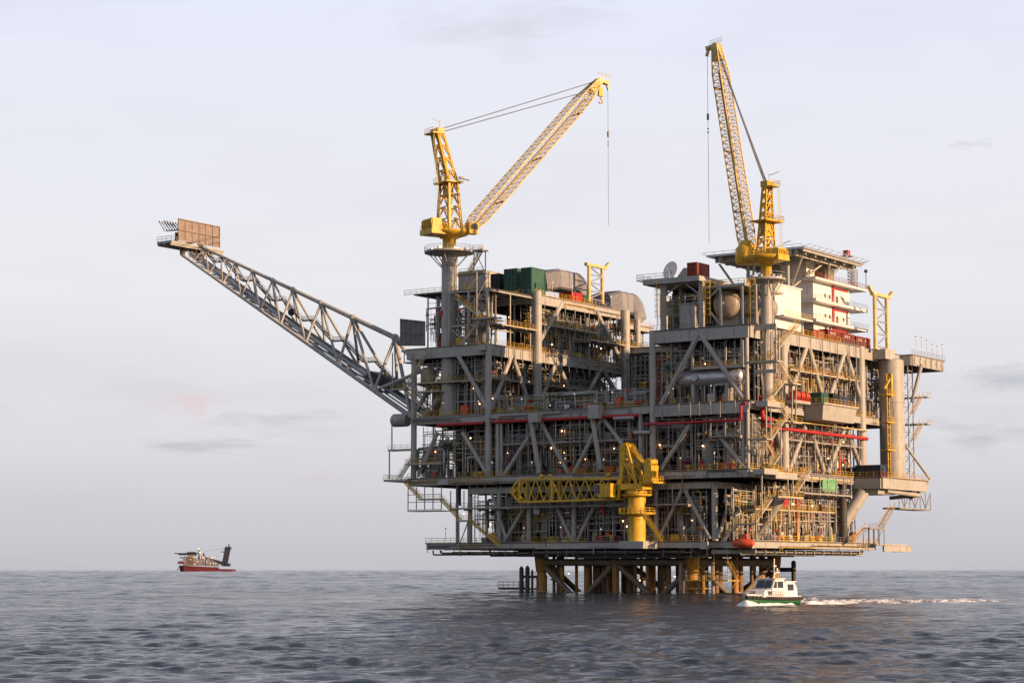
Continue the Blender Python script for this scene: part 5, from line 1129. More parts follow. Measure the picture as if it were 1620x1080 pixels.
for k in range(5): u = hu0+3+k*5.2; b.box(u-.3, u+.3, hv0+1, hv1-1, Z-2.0, Z-.51)
for k in range(6): v = hv0+3+k*5.4; b.box(hu0+1, hu1-1, v-.25, v+.25, Z-1.7, Z-.505)
for k in range(3): b.box(hu0+.4+k*1.6, hu0+.9+k*1.6, hv0+.4, hv1-.4, Z-1.1-k*.3, Z-.51)
b.build('under_beams', girderm, hd)
b = MB()
for (u, v) in ((hu0+8, hv0+7), (hu1-8, hv0+7), (hu0+8, hv1-7), (hu1-8, hv1-7)):
    b.tube((u, v, 70), (u, v, Z-1.9), .45, 10)
for (p, q) in (((hu0+8, hv0+7, 73), (hu0+2, hv0+3, Z-2)), ((hu1-8, hv0+7, 71), (hu1-2, hv0+3, Z-2)), ((hu0+8, hv0+7, 74), (hu0+4, hv0+18, Z-2)), ((hu0+8, hv1-7, 74), (hu0+3, hv1-14, Z-2)), ((hu1-8, hv0+7, 71), (hu0+16, hv0+5, Z-2))): b.tube(p, q, .3, 8)
b.build('strut', girderm, hd)
b = MB()
for (p, q) in zip(oc, oc[1:]+oc[:1]):
    p = Vector((p[0], p[1], Z-.1)); q = Vector((q[0], q[1], Z-.1)); ou = Vector(((p.x+q.x)/2-(hu0+hu1)/2, (p.y+q.y)/2-(hv0+hv1)/2, 0)).normalized()*1.5+Vector((0, 0, .5))
    b.bar(p+ou, q+ou, .08); nn_ = 10
    for k in range(nn_+1): a = p.lerp(q, k/nn_); b.bar(a, a+ou, .08)
b.build('safety_net', galv, hd)
# accommodation block: three storeys with projecting galleries
au = 6.0; av0 = onu(1287, 500, au)[1]; av1 = onu(1344, 500, au)[1]
aq = thing('accommodation_block', 'bright white three storey accommodation block with projecting galleries', 'building', (au+7, (av0+av1)/2, Z61))
zs = [onu(1287, y, au)[2] for y in (528, 508, 476, 442)]
for k in range(3):
    b = MB(); b.box(au, au+16, av0, av1, zs[k]+.2 if k else Z61, zs[k+1]-.35)
    for q in range(9): v = av0+(av1-av0)*(q+.5)/9; b.box(au-.05, au-.003, v-.06, v+.06, zs[k]+.4, zs[k+1]-.5)
    b.build('wall', white, aq)
for k in (1, 2, 3):
    b = MB(); b.box(au-2.2, au+17, av0-3, av1+6.5, zs[k]-.34, zs[k]+.19); b.build('gallery', white, aq)
    b = MB(); b.rail([(au+16, av0-3, zs[k]+.2), (au-2.2, av0-3, zs[k]+.2), (au-2.2, av1+6.5, zs[k]+.2)], 1.2, .05, 1.7); b.build('handrail', galv if k < 3 else rustred, aq)
for k in range(3):
    for v in (av0+(av1-av0)*.15, av0+(av1-av0)*.62):
        b = MB(); b.box(au-.12, au-.06, v, v+1.1, zs[k]+(.25 if k else 1.5), zs[k]+2.5); b.build('door', bluem if v > av0+8 else white, aq)
    for q in (.3, .42, .8): b = MB(); v = av0+(av1-av0)*q; b.box(au-.1, au-.055, v, v+.9, zs[k]+1.6, zs[k]+2.5); b.build('window', glassd, aq)
b = MB()
for k in (1, 2, 3): b.box(au-.25, au-.13, av0+(av1-av0)*.5, av0+(av1-av0)*.56, zs[k-1]+.25, zs[k]-.4); b.box(au-.24, au-.12, av0+(av1-av0)*.56, av1-1, zs[k]-1.2, zs[k]-.8)
b.build('fire_pipe', red, aq)
b = MB()
for q in range(4): u = au+1.5+q*3.5; b.box(u, u+.5, av0-3.0, av0-2.6, Z61+.5, zs[1]-.4); 
b.build('gallery_post', white, aq)
# penthouse plant on its roof
boxthing('ventilation_unit', 'grey white ventilation unit, left one on the accommodation roof', 'ventilation unit', au+2, au+9, av0+.5, av0+5, zs[3]+.2, zs[3]+6.6, white)
boxthing('ventilation_unit', 'pale ventilation unit, right one on the accommodation roof', 'ventilation unit', au+1, au+5, av0+9, av0+14, zs[3]+.2, zs[3]+4.6, beige)
t = thing('access_stair', 'steep pale stair climbing from the accommodation roof to the helicopter deck', 'stair', (au-1, av0+14, zs[3]+.2)); S_, E_ = onu(1315, 437, au-1.5), onu(1338, 404, au-1.5)
b = MB(); b.stair(S_, E_, 1.4, (1, 0, 0)); b.build('flight', girderm, t); b = MB(); b.stair_rail(S_, E_, 1.4, (1, 0, 0)); b.build('handrail', galv, t)
b = MB(); v = E_[1]; b.box(au-2.5, au+2, v, v+2.5, E_[2]-.2, E_[2]); b.box(au-2, au-.5, v+.4, v+1.6, E_[2], E_[2]+1.4); b.build('landing', red, t)
t = thing('lattice_mast', 'thin lattice mast at the right end of the accommodation roof', 'mast', (au+1, av1+3, zs[3])); b = MB()
q = [(au-.6, av1+2), (au+1.2, av1+2), (au+1.2, av1+4), (au-.6, av1+4)]; zt = Z-1
b.lattice([(x, y, zs[3]+.2) for x, y in q], [(x, y, zt) for x, y in q], .09, .05, 6); b.build('frame', girderm, t); b = MB(); b.tube((au-2, av1+6, zs[3]), (au-2, av1+6, zs[3]+5), .1, 6); b.sphere((au-2, av1+6, zs[3]+5), .5, 10); b.build('antenna', dark, t)
# nearer white cabin
bv0, bv1 = onu(1226, 480, 4)[1], onu(1267, 480, 4)[1]; zc0, zc1 = onu(1267, 508, 4)[2], onu(1267, 459, 4)[2]
t = thing('office_cabin', 'large white flat sided cabin just right of the crane column', 'building', (9, (bv0+bv1)/2, Z61))
b = MB(); b.box(4, 14, bv0, bv1, Z61+1.5, zc1); b.box(3.7, 14.3, bv0-.3, bv1+.3, zc1+.004, zc1+.3); b.build('wall', white, t)
b = MB(); v = bv0+(bv1-bv0)*.6; b.box(3.93, 3.99, v, v+2, zc0+.5, zc1-2.2); b.build('door', white, t)
b = MB(); b.box(1.6, 4, bv0, bv1+1.5, zc0-.2, zc0+.1); b.build('gallery', white, t); b = MB(); b.rail([(1.6, bv0, zc0+.1), (1.6, bv1+1.5, zc0+.1)], 1.2, .05, 1.6); b.build('handrail', paley, t)
b = MB()
for k in range(7): v = bv0+k*(bv1-bv0)/6; b = MB(); b.bar((5, v, Z61), (5, v, Z61+1.5), .3); b.build('post', girderm, t)
# red containers on the edge with painted marks
def container(label, v0, v1, z0, m, marks, u0=.6, u1=3.1, h=2.9, dark_top=False):
    t = thing('container', label, 'container', ((u0+u1)/2, (v0+v1)/2, z0), group='containers on the right module edge')
    b = MB(); ellbox(b, u0, u1, v0, v1, z0, z0+h, .1)
    n = int((v1-v0)/.45)
    for k in range(n): v = v0+.25+k*(v1-v0-.5)/n; b.box(u0-.0, u0+.09, v, v+.18, z0+.25, z0+h-.25)
    b.build('shell', m, t); b = MB()
    if marks:                                          # stencilled block letters on the side
        for k, v in enumerate(marks):
            vv = v0+(v1-v0)*v; b.box(u0-.03, u0-.005, vv, vv+.14, z0+h*.6, z0+h*.8); b.box(u0-.03, u0-.005, vv+.15, vv+.5, z0+h*.76, z0+h*.8); b.box(u0-.03, u0-.005, vv+.15, vv+.45, z0+h*.6, z0+h*.64); b.box(u0-.03, u0-.005, vv+.36, vv+.5, z0+h*.65, z0+h*.72)
        b.build('painted_mark', white, t)
    return t
cs = [onu(x, 540, .6)[1] for x in (1310, 1331, 1333, 1352, 1355, 1377)]
container('rust red container, left of three on the roof edge, white marks at its upper left', cs[0], cs[1], Z61, rustred, (.2, .35, .5))
container('rust red container, middle of three on the roof edge', cs[2], cs[3], Z61-.1, rustred, (.2, .36, .52))
container('rust red container, right of three on the roof edge', cs[4], cs[5], Z61-.2, rustred, (.15, .3, .62))
boxthing('container', 'open dark red container bin left of the three rust red containers', 'container', 1, 3.5, onu(1287, 540, 1)[1], cs[0]-1, Z61, Z61+2.2, rustred)
# support box and big storage column on the right
t = thing('storage_column', 'huge beige upright cylinder standing at the right end of the sunlit side', 'storage column', (-2, 71, Z28))
c = onu(1411, 650, -2); zt = onu(1411, 571, -2)[2]; b = MB(); b.tube((-2, c[1], Z28), (-2, c[1], zt), 3.2, 40)
b.lathe((-2, c[1], zt), [(0, 3.2), (.5, 2.4), (.51, 1.5)], 40); b.build('shell', girderm, t)
b = MB()
for k in range(9): z = Z28+3.3*(k+.6); b.tube((-2, c[1], z), (-2, c[1], z+.07), 3.23, 40)
z = Z28+19.5; b.tube((-2, c[1], z), (-2, c[1], z+.25), 3.4, 40); b.build('weld_band', girderm, t)
b = MB(); b.box(-3.4, 1, c[1]-6.4, c[1]-0.6, Z61-2.6, Z61-.05); b.build('support_block', girderm, plat)
b = MB()
for (x, y) in ((-3.6, c[1]-6.6), (-3.6, c[1]-5.2)):
    b.bar((x, y, Z28), (x, y, 55), .3)
for k in range(13): b.bar((-3.6, c[1]-6.6, Z28+1+k*2), (-3.6, c[1]-5.2, Z28+1+k*2), .14)
for k in range(3): z = Z28+7+k*7; b.box(-4.6, -2.4, c[1]-8.6, c[1]-4.0, z, z+.2); b.rail([(-4.6, c[1]-8.6, z+.2), (-4.6, c[1]-4.0, z+.2)], 1.2, .07, 1.4)
b.bar((-4.2, c[1]-5.4, 49), (-4.2, c[1]-5.4, 55), .9); b.bar((-4.2, c[1]-5.4, 54), (-3.6, c[1]-8, 51), .5); b.build('access_ladder', ylwdull, None, 'tall yellow ladder frame left of the huge beige cylinder', 'ladder')
# boxes and skids on the platforms
def bx_u(label, name, cat, x0, x1, u0, u1, z0, h, m, **k): v0, v1 = sorted((onu(x0, 700, u0)[1], onu(x1, 700, u0)[1])); return boxthing(name, label, cat, u0, u1, v0, v1, z0, z0+h, m, **k)
boxthing('container', 'dark blue container in front of the huge beige cylinder, right one', 'container', -6.4, .5, 56, 60, Z28, Z28+3.0, bluem)
boxthing('container', 'dark blue container, left one on the right laydown deck', 'container', .8, 3.4, 55.2, 60, Z28, Z28+2.6, bluem)
boxthing('container', 'black and green container on the boxlike laydown platform', 'container', -3.8, 0.4, 29, 33, 44.92, 47.6, greenp)
boxthing('container', 'blue grey container at the right end of the boxlike laydown platform', 'container', -4.2, -.4, 38, 44, 44.92, 47.3, bluem)
boxthing('container', 'black container in the middle of the boxlike laydown platform', 'container', -4.4, -.6, 34, 37.2, 44.92, 47.7, blackm)
g = [onu(x, y, -1.2) for x, y in ((1301, 759), (1324, 759), (1324, 776), (1301, 775))]
b = MB(); b.quadprism(g, [Vector(p)+Vector((.25, 0, 0)) for p in g]); 
for p, q in ((g[0], g[1]), (g[1], g[2]), (g[2], g[3]), (g[3], g[0])): b.bar(p, q, .3)
b.build('wind_screen', lgreen, None, 'flat light green panel hung below the second deck of the sunlit side', 'panel')
# red bundles on the small landing
t = thing('hose_reel', 'orange red hose reel skid on the landing right of the stair tower', 'hose reel', (-2, 20, 44.9)); b = MB()
for v in (16.5, 19, 21.5): b.lathe((-2.6, v, 46.2), [(0, 1.1), (.15, 1.1), (.16, .7), (1.6, .7), (1.61, 1.1), (1.8, 1.1)], 16, axis=(0, 1, 0))
b.build('drum', orange, t); b = MB(); b.box(-3.3, -1, 16, 23.6, 44.92, 45.2); b.build('base', red, t)
# lifeboat hung at the corner of the lowest deck
t = thing('lifeboat', 'orange red enclosed lifeboat hung at the corner of the lowest deck', 'lifeboat', (3, -2.5, 10)); c0 = onv(1158, 862, -3.0); c1 = onv(1191, 862, -3.0); ua, ub = c1[0], c0[0]; zb_, zt_ = onv(1175, 868, -3)[2], onv(1175, 850, -3)[2]
b = MB(); L = []; n = 14
for k in range(9):
    s_ = k/8; w_ = math.sin(math.pi*min(max(s_*.84+.08, 0), 1))**.6; cc = Vector((ua+(ub-ua)*s_, -2.6, (zb_+zt_)/2))
    L += [cc+Vector((0, 1.5*w_*math.cos(2*math.pi*i/n), (zt_-zb_)/2*w_*(1 if math.sin(2*math.pi*i/n) > 0 else .9)*math.sin(2*math.pi*i/n))) for i in range(n)]
b.add(L, [(k*n+i, k*n+(i+1) % n, (k+1)*n+(i+1) % n, (k+1)*n+i) for k in range(8) for i in range(n)], True); b.add(L[:n], [tuple(range(n))]); b.add(L[-n:], [tuple(range(n))]); b.build('hull', orange, t)
b = MB(); cc = (ua+ub)/2; b.quadprism([(cc-1.4, -3.3, zt_-.4), (cc+.4, -3.3, zt_-.4), (cc+.4, -1.9, zt_-.4), (cc-1.4, -1.9, zt_-.4)], [(cc-1.1, -3.1, zt_+.8), (cc+.1, -3.1, zt_+.8), (cc+.1, -2.1, zt_+.8), (cc-1.1, -2.1, zt_+.8)]); b.build('cockpit', orange, t)
b = MB()
for u in (ua+.8, ub-.8): b.tube((u, -2.6, zt_-.4), (u, -2.6, zt_+5), .07, 5); b.bar((u, -2.6, zt_+5), (u, 0, zt_+5.6), .4); b.bar((u, 0, zt_+5.6), (u, .2, Z12), .35)
b.build('davit', girderm, t)
# big horizontal drum in the third storey of the right module
c = onv(1082, 600, 2.8); d_ = onv(1172, 598, 2.8); t = thing('pressure_vessel', 'long silver horizontal drum behind the brace of the right module', 'pressure vessel', ((c[0]+d_[0])/2, 2.8, Z44)); zc = c[2]
b = MB(); b.vessel((d_[0], 3.0, zc), (c[0], 3.0, zc), 1.95, 32); b.build('shell', alu, t); b = MB()
for k in (.2, .8):
    u = d_[0]+(c[0]-d_[0])*k; b = MB(); b.box(u-.4, u+.4, 1.6, 4.4, Z44, zc-1.2); b.build('saddle', girderm, t); b = MB()
for k in (.1, .5, .9): u = d_[0]+(c[0]-d_[0])*k; b.tube((u-.1, 3, zc), (u+.1, 3, zc), 1.99, 32)
u = c[0]-4; b.tube((u, 1.2, zc), (u, .5, zc), .8, 14); b.build('band', galv, t)
# upright vessels of the second storey
for (x, y0, y1, r, m, lb) in ((1122, 745, 700, 1.75, steel, 'grey upright vessel in the second storey of the right module'), (1157, 745, 682, 1.2, beige, 'tall slim beige vessel right of the grey upright vessel'), (681, 755, 708, 1.9, beige, 'squat beige vessel at the left end of the second storey'), (990, 745, 722, 1.6, galv, 'low pale vessel behind the parked yellow crane mast')):
    c = onv(x, 720, 1.9+r); h = onv(x, y1, 1.9+r)[2]; t = thing('upright_vessel', lb, 'vessel', (c[0], 1.9+r, Z28)); b = MB(); b.vessel((c[0], 1.9+r, Z28+1.2), (c[0], 1.9+r, h-.5), r, 24); b.build('shell', m, t)
    b = MB(); b.tube((c[0], 1.9+r, Z28), (c[0], 1.9+r, Z28+1.3), r*.8, 16); b.build('skirt', girderm, t)
c = onv(676, 596, 3); t = thing('upright_vessel', 'round headed grey vessel hung at the left end under the main girder', 'vessel', (c[0], 3, 50)); b = MB(); b.vessel((c[0], 3, c[2]-2), (c[0], 3, c[2]+1.6), 1.7, 20); b.build('shell', beige, t); b = MB(); b.tube((c[0], 3, 50), (c[0], 3, c[2]-2.5), .3, 8); b.build('outlet_pipe', orange, t)
# ================================================================== CREW BOAT
HD = R(237); bc = aty(1219, 950.5, 342.0)
boat = thing('crew_boat', 'small white cabined launch with green hull and black fender speeding left', 'boat', (bc[0], bc[1], 0.0), frame='local', rotz=HD); boat.scale = (1.55, 1.25, 1.18)
LB = 10.2
def hullsec(t):   # t 0 stern .. 1 bow -> half width at rail, chine, keel depth, sheer
    w_ = 1.65*(1-max(0, (t-.52)/.48)**2.2)*(0.92+.08*min(1, t*4)); return max(w_, .03), max(w_*.80*(1-.5*max(0, t-.6)), .02), -.5+.6*max(0, t-.75)**1.5*4*.5, 1.05+.65*max(0, t-.4)**1.6
def hull(b, z_lo, z_hi, off=0):
    L = []; n = 22
    for k in range(n+1):
        t = k/n; x = -LB/2+LB*t; w_, c_, kz, sh = hullsec(t); rake = lambda z: (.0 if t < 1 else 0)+max(0, t-.8)*1.6*z
        zz = lambda f: z_lo(sh, kz)+(z_hi(sh, kz)-z_lo(sh, kz))*f
        def hw(z): 
            if z <= .05: return c_*max(0.03, (z-kz)/(.05-kz))**.6+off
            return c_+(w_-c_)*min(1, (z-.05)/(sh-.05))+off
        prof = [(x+rake(zz(f)), hw(zz(f)), zz(f)) for f in (0, .33, .66, 1)]
        L += [(px, py, pz) for px, py, pz in prof]+[(px, -py, pz) for px, py, pz in prof[::-1]]
    b.add(L, [(k*8+i, k*8+(i+1) % 8, (k+1)*8+(i+1) % 8, (k+1)*8+i) for k in range(n) for i in range(8)], True)
    b.add(L[:8], [tuple(range(8))]); b.add(L[-8:], [tuple(range(8))[::-1]])
b = MB(); hull(b, lambda s, k: k, lambda s, k: s-.38); b.build('hull', hullg, boat)
b = MB(); hull(b, lambda s, k: s-.40, lambda s, k: s, .10); fd = b.build('fender_band', rubber, boat)
b = MB()
for k in range(26):
    t = k/27+.01; x = -LB/2+LB*t; w_, c_, kz, sh = hullsec(t); xx = x+max(0, t-.8)*1.6*sh
    for s_ in (-1, 1): b.tube((xx, s_*(w_+.10), sh-.34), (xx, s_*(w_+.2), sh-.34), .01, 4) if False else b.box(xx-.09, xx+.09, min(s_*(w_+.06), s_*(w_+.2)), max(s_*(w_+.06), s_*(w_+.2)), sh-.42, sh+.03)
b.build('fender_tyre', dark, fd)
b = MB(); hull(b, lambda s, k: s-.01, lambda s, k: s+.12, -.12); b.build('deck', hullw, boat)
def prism(b, pts_xz, y0, y1, taper=0):
    n = len(pts_xz); zmin = min(p[1] for p in pts_xz); zmax = max(p[1] for p in pts_xz)
    f = lambda z: taper*(z-zmin)/(zmax-zmin)
    A = [(x, y0+f(z), z) for x, z in pts_xz]; B = [(x, y1-f(z), z) for x, z in pts_xz]
    b.add(A+B, [tuple(range(n)), tuple(range(2*n-1, n-1, -1))]+[(i, n+i, n+(i+1) % n, (i+1) % n) for i in range(n)]); return b
b = MB(); prism(b, [(1.2, 1.0), (3.7, 1.1), (3.1, 2.0), (1.2, 2.15)], -1.25, 1.25, .12); fc = b.build('fore_cabin', hullw, boat)
b = MB(); b.box(1.6, 2.9, 1.22, 1.27, 1.3, 1.85) if False else None
b.quadprism([(3.5, -.9, 1.3), (3.5, -.1, 1.3), (3.16, -.1, 1.9), (3.16, -.9, 1.9)], [(3.56, -.9, 1.3), (3.56, -.1, 1.3), (3.22, -.1, 1.9), (3.22, -.9, 1.9)]); b.build('hatch', glassd, fc)
b = MB(); b.box(1.7, 2.5, 1.17, 1.25, 1.35, 1.85); b.box(1.7, 2.5, -1.25, -1.17, 1.35, 1.85); b.build('window', glassd, fc)
b = MB(); prism(b, [(-1.2, 1.0), (1.9, 1.0), (1.75, 2.15), (.95, 3.45), (-1.2, 3.5)], -1.38, 1.38, .14); b.box(-1.35, 1.15, -1.42, 1.42, 3.5, 3.6); wh = b.build('wheelhouse', hullw, boat)
b = MB(); f0, f1 = Vector((1.72, 0, 2.32)), Vector((1.08, 0, 3.3)); o_ = Vector((.05, 0, .03))
for (ya, yb) in ((-1.1, -.06), (.06, 1.1)): b.quadprism([f0+Vector((0, ya, 0)), f0+Vector((0, yb, 0)), f1+Vector((0, yb*.96, 0)), f1+Vector((0, ya*.96, 0))], [f0+o_+Vector((0, ya, 0)), f0+o_+Vector((0, yb, 0)), f1+o_+Vector((0, yb*.96, 0)), f1+o_+Vector((0, ya*.96, 0))])
b.build('windscreen', glassd, wh)
for s_ in (1, -1):
    for (pts) in ([(.95, 2.3), (1.5, 2.3), (.98, 3.2), (.6, 3.2), (.6, 2.3)], [(-.9, 2.3), (.4, 2.3), (.4, 3.2), (-.9, 3.2)]):
        b = MB(); prism(b, pts, s_*1.29-.025 if s_ > 0 else -1.315, s_*1.29+.025 if s_ > 0 else -1.265); b.build('window', glassd, wh)
b = MB(); prism(b, [(-4.2, 1.0), (-1.2, 1.0), (-1.2, 3.1), (-3.7, 3.1), (-4.2, 2.2)], -1.38, 1.38, .12); b.box(-4.0, -1.36, -1.4, 1.4, 3.1, 3.2); ac = b.build('aft_cabin', hullw, boat)
for s_ in (1, -1): b = MB(); b.box(-3.3, -1.9, s_*1.34-.03, s_*1.34+.03, 1.95, 2.8); b.build('window', glassd, ac)
b = MB(); b.tube((-1.0, 0, 3.6), (-1.0, 0, 6.3), .06, 6); b.bar((-1.0, -.6, 4.6), (-1.0, .6, 4.6), .06); b.tube((-1.0, .4, 4.6), (-1.0, .4, 5.0), .1, 8); b.box(-1.35, -.8, -.1, .1, 5.2, 5.35); b.bar((-1.0, 0, 4.2), (-1.5, 0, 4.3), .08); b.lathe((-1.6, 0, 4.3), [(0, .3), (.2, .3)], 12); b.build('mast', hullw, boat)
b = MB(); b.tube((.6, .9, 3.6), (.6, .9, 5.9), .02, 4); b.sphere((.6, .9, 3.75), .14, 8); b.build('antenna', hullw, boat)
b = MB()
pts = []
for k in range(9, 22): t = k/21; w_, c_, kz, sh = hullsec(t); pts.append((-LB/2+LB*t+max(0, t-.8)*1.6*sh, max(w_-.1, .02), sh+.1))
b.rail(pts, .65, .025, 1.2); b.rail([(x, -y, z) for x, y, z in pts], .65, .025, 1.2); b.build('handrail', galv, boat)
b = MB(); b.lathe((2.9, -.5, 1.95), [(0, .08), (.1, .24), (.6, .3), (.95, .25), (1.0, .12), (1.05, .12)], 10) if False else b.tube((-4.5, 0, 1.0), (-4.5, 0, 2.0), .08, 6); b.box(-4.8, -4.3, -.5, .5, 1.1, 1.7); b.build('stern_locker', dark, boat)
# foam
fm = bpy.data.materials.new('sea_foam'); fm.use_nodes = True; N = fm.node_tree.nodes; L = fm.node_tree.links; bb_ = N['Principled BSDF']
bb_.inputs['Base Color'].default_value = (0.82, 0.83, 0.84, 1); bb_.inputs['Roughness'].default_value = 0.8
tcn = N.new('ShaderNodeTexCoord'); nn_ = N.new('ShaderNodeTexNoise'); nn_.inputs['Scale'].default_value = 1.1; nn_.inputs['Detail'].default_value = 8; nn_.inputs['Roughness'].default_value = 0.75
mpn = N.new('ShaderNodeMapping'); mpn.inputs['Scale'].default_value = (.5, 1.3, 1); L.new(tcn.outputs['Object'], mpn.inputs[0]); L.new(mpn.outputs[0], nn_.inputs['Vector'])
rr_ = N.new('ShaderNodeValToRGB'); rr_.color_ramp.elements[0].position = .48; rr_.color_ramp.elements[1].position = .60; L.new(nn_.outputs['Fac'], rr_.inputs[0]); L.new(rr_.outputs[0], bb_.inputs['Alpha'])
fs = bpy.data.materials.new('sea_foam_solid'); fs.use_nodes = True; fs.node_tree.nodes['Principled BSDF'].inputs['Base Color'].default_value = (0.8, 0.81, 0.82, 1); fs.node_tree.nodes['Principled BSDF'].inputs['Roughness'].default_value = .7
def foam(name, s0, s1, w0, w1, h0, h1, yc, m, seed, n=90, k=22, lab=''):
    rd = np.random.default_rng(seed); ph = rd.uniform(0, 6.28, (14, 3)); fr = rd.uniform(.5, 5, (14, 2)); V = []
    for i in range(n+1):
        s_ = i/n; x = s0+(s1-s0)*s_; w_ = w0+(w1-w0)*s_; h = h0+(h1-h0)*s_
        for j in range(k+1):
            y = (j/k-.5)*w_; e_ = math.sin(math.pi*j/k)**.6*min(1, s_*8, (1-s_)*5)
            nz = sum(math.sin(fr[q][0]*x+fr[q][1]*y*1.6+ph[q][0]) for q in range(14))/6
            V.append((x, y+yc*(1 if not callable(yc) else 0) if not callable(yc) else y+yc(s_), h*(.55+.45*nz)*e_+.12*e_-.28*(1-e_)))
    F = [(i*(k+1)+j, i*(k+1)+j+1, (i+1)*(k+1)+j+1, (i+1)*(k+1)+j) for i in range(n) for j in range(k)]
    b = MB(); b.add(V, F, True); return b
cs_, sn_ = math.cos(HD), math.sin(HD)
wk = thing('boat_wake', 'white foam thrown up by the launch and trailing behind it', 'wake', (bc[0], bc[1], 0), frame='local', rotz=HD, kind='stuff'); wk.scale = (1.55, 1.9, 1.25)
foam('trail', -LB/2+.5, -LB/2-34, 2.6, 9.0, .45, .25, 0, fm, 3, n=220).build('stern_foam', fs if False else fm, wk)
foam('trail', -LB/2+1, -LB/2-36, 1.6, 5.0, .5, .4, lambda s: 1.6+s*7.5, fm, 4, n=240).build('stern_foam', fm, wk)
foam('trail', -LB/2+1, -LB/2-10, 1.0, 1.8, .5, .3, lambda s: 1.4+s*1.6, fm, 14, n=120).build('stern_foam', fs, wk)
foam('trail', -LB/2+1, -LB/2-34, 1.0, 3.0, .4, .3, lambda s: -1.6-s*8, fm, 5, n=220).build('stern_foam', fm, wk)
foam('bow', 4.6, -3.2, .4, .8, .32, .15, lambda s: .3+1.0*min(1, s*1.6), fs, 6, n=80).build('bow_wave', fs, wk)
foam('bow', 4.6, -2.0, .4, .8, .32, .15, lambda s: -.3-1.0*min(1, s*1.6), fs, 7, n=80).build('bow_wave', fs, wk)
foam('bow', 7.0, 4.3, 1.4, 2.0, .8, .6, 0.2, fs, 8, n=60).build('bow_wave', fs, wk)
# broken water round the legs
b = MB(); rf_ = random.Random(8)
for (u, v, r) in [(62.3, 8, 1.35), (20, 8, 1.35), (20, 49.6, 1.35), (41, 8, .85), (56, 14, .5), (48, 16, .5), (27, 17, .5), (20, 29, .85), (69, 6, .5), (71, 6, .5), (17, 40, .6), (72, 10.5, 3.5)]:
    n = 26; V = []
    for i in range(n):
        a = 2*math.pi*i/n; V.append((u+math.cos(a)*r*.95, v+math.sin(a)*r*.95, .38)); q = r+rf_.uniform(.5, 1.5); V.append((u+math.cos(a)*q, v+math.sin(a)*q, -.05+rf_.uniform(-.1, .25)))
    b.add(V, [(2*i, 2*i+1, (2*i+3) % (2*n), (2*i+2) % (2*n)) for i in range(n)], True)
b.build('leg_foam', fm, None, kind='stuff')
# ================================================================== DISTANT SHIP
SY = 4600.0; sc = SY/3350; sx = (325-810)/3350*SY
ship = thing('supply_ship', 'distant red hulled pipelaying ship with dark stern tower on the horizon', 'ship', (sx, SY, 0), frame='local')
def X_(px): return (px-325)*sc
def Z_(py): return (900-py)*sc+CAM_Z
b = MB(); L = []
for k, (px, wd, zt) in enumerate([(283, .4, 14), (286, 5, 14), (292, 11, 13.5), (305, 12, 12.5), (345, 12, 10), (346, 12, 6.5), (368, 11, 6), (372.5, 9, 5)]):
    x = X_(px); L += [(x, -wd, zt), (x+(3 if k < 2 else 0), -wd*.8, -2), (x+(3 if k < 2 else 0), wd*.8, -2), (x, wd, zt)]
b.add(L, [(k*4+i, k*4+(i+1) % 4, (k+1)*4+(i+1) % 4, (k+1)*4+i) for k in range(7) for i in range(4)]+[(0, 1, 2, 3), (31, 30, 29, 28)]); b.build('hull', shipred, ship)
def sb(name, m, *boxes, par=None, bars=()):
    b = MB()
    for (a, c, y0, y1, za, zb_) in boxes: b.box(X_(a), X_(c), y0, y1, Z_(za), Z_(zb_))
    for (p, q, w_) in bars: b.bar((X_(p[0]), 0, Z_(p[1])), (X_(q[0]), 0, Z_(q[1])), w_*sc)
    return b.build(name, m, par or ship)
ss = sb('superstructure', shipgr, (290, 299, -9, 9, 894.5, 880), (297, 309, -10, 10, 894.5, 877), (309, 318, -9, 9, 894.5, 884), (318, 325, -8, 8, 894.5, 879.3), (299.3, 306, -10.4, -10.05, 893, 881))
sb('cabin_front', brown, (299.5, 306.5, -10.7, -10.45, 892.5, 881.5), par=ss)
sb('helideck', shipdk, (277, 312, -13, 13, 876, 874.4), (283, 310, -9, 9, 877.4, 876.05), (296, 309, -8, 8, 874.3, 872.6), (284, 290, -1, 1, 882.6, 881.4))
sb('strut', shipdk, bars=(((283, 876), (290, 884), .5), ((290, 876), (294, 882), .5)))
sb('lifeboat', shipred, (282, 292, -12.5, -9.5, 891.5, 888.5), (283.5, 290, -12, -9.8, 888.4, 887))
sb('anchor', shipdk, bars=(((283, 896), (280, 902), .8),))
lampw2 = lamps; mt = sb('lit_mast', shipgr, (313, 316, -2, 2, 884, 866), (311.5, 318, -3, 3, 873, 872.3))
sb('mast_light', lamps, (313.6, 315.2, -3.4, -3.1, 868.3, 866.6), (315.2, 317.4, -3.6, -3.3, 874, 872.6), par=mt)
sb('deck_crane', shipred, (320.5, 323, -2, 2, 879.2, 874.6)); sb('crane_jib', shipgr, bars=(((322, 871.5), (355, 867.5), .35), ((338, 882), (344, 878.4), .8)))
sb('deck_gear', shipgr, (326, 338, -8, 8, 895, 886), (328, 333, -5, 5, 886, 881), (338, 345, -8, 8, 896, 890))
b = MB(); b.quadprism([(X_(326), -4, Z_(884)), (X_(326), 4, Z_(884)), (X_(326), 4, Z_(881)), (X_(326), -4, Z_(881))], [(X_(356), -4, Z_(895)), (X_(356), 4, Z_(895)), (X_(356), 4, Z_(889)), (X_(356), -4, Z_(889))]); b.build('pipe_ramp', shipdk, ship)
b = MB(); b.quadprism([(X_(350.5), -5, Z_(895)), (X_(359), -5, Z_(895)), (X_(359), 5, Z_(895)), (X_(350.5), 5, Z_(895))], [(X_(356), -5, Z_(864.3)), (X_(364.6), -5, Z_(864.3)), (X_(364.6), 5, Z_(864.3)), (X_(356), 5, Z_(864.3))])
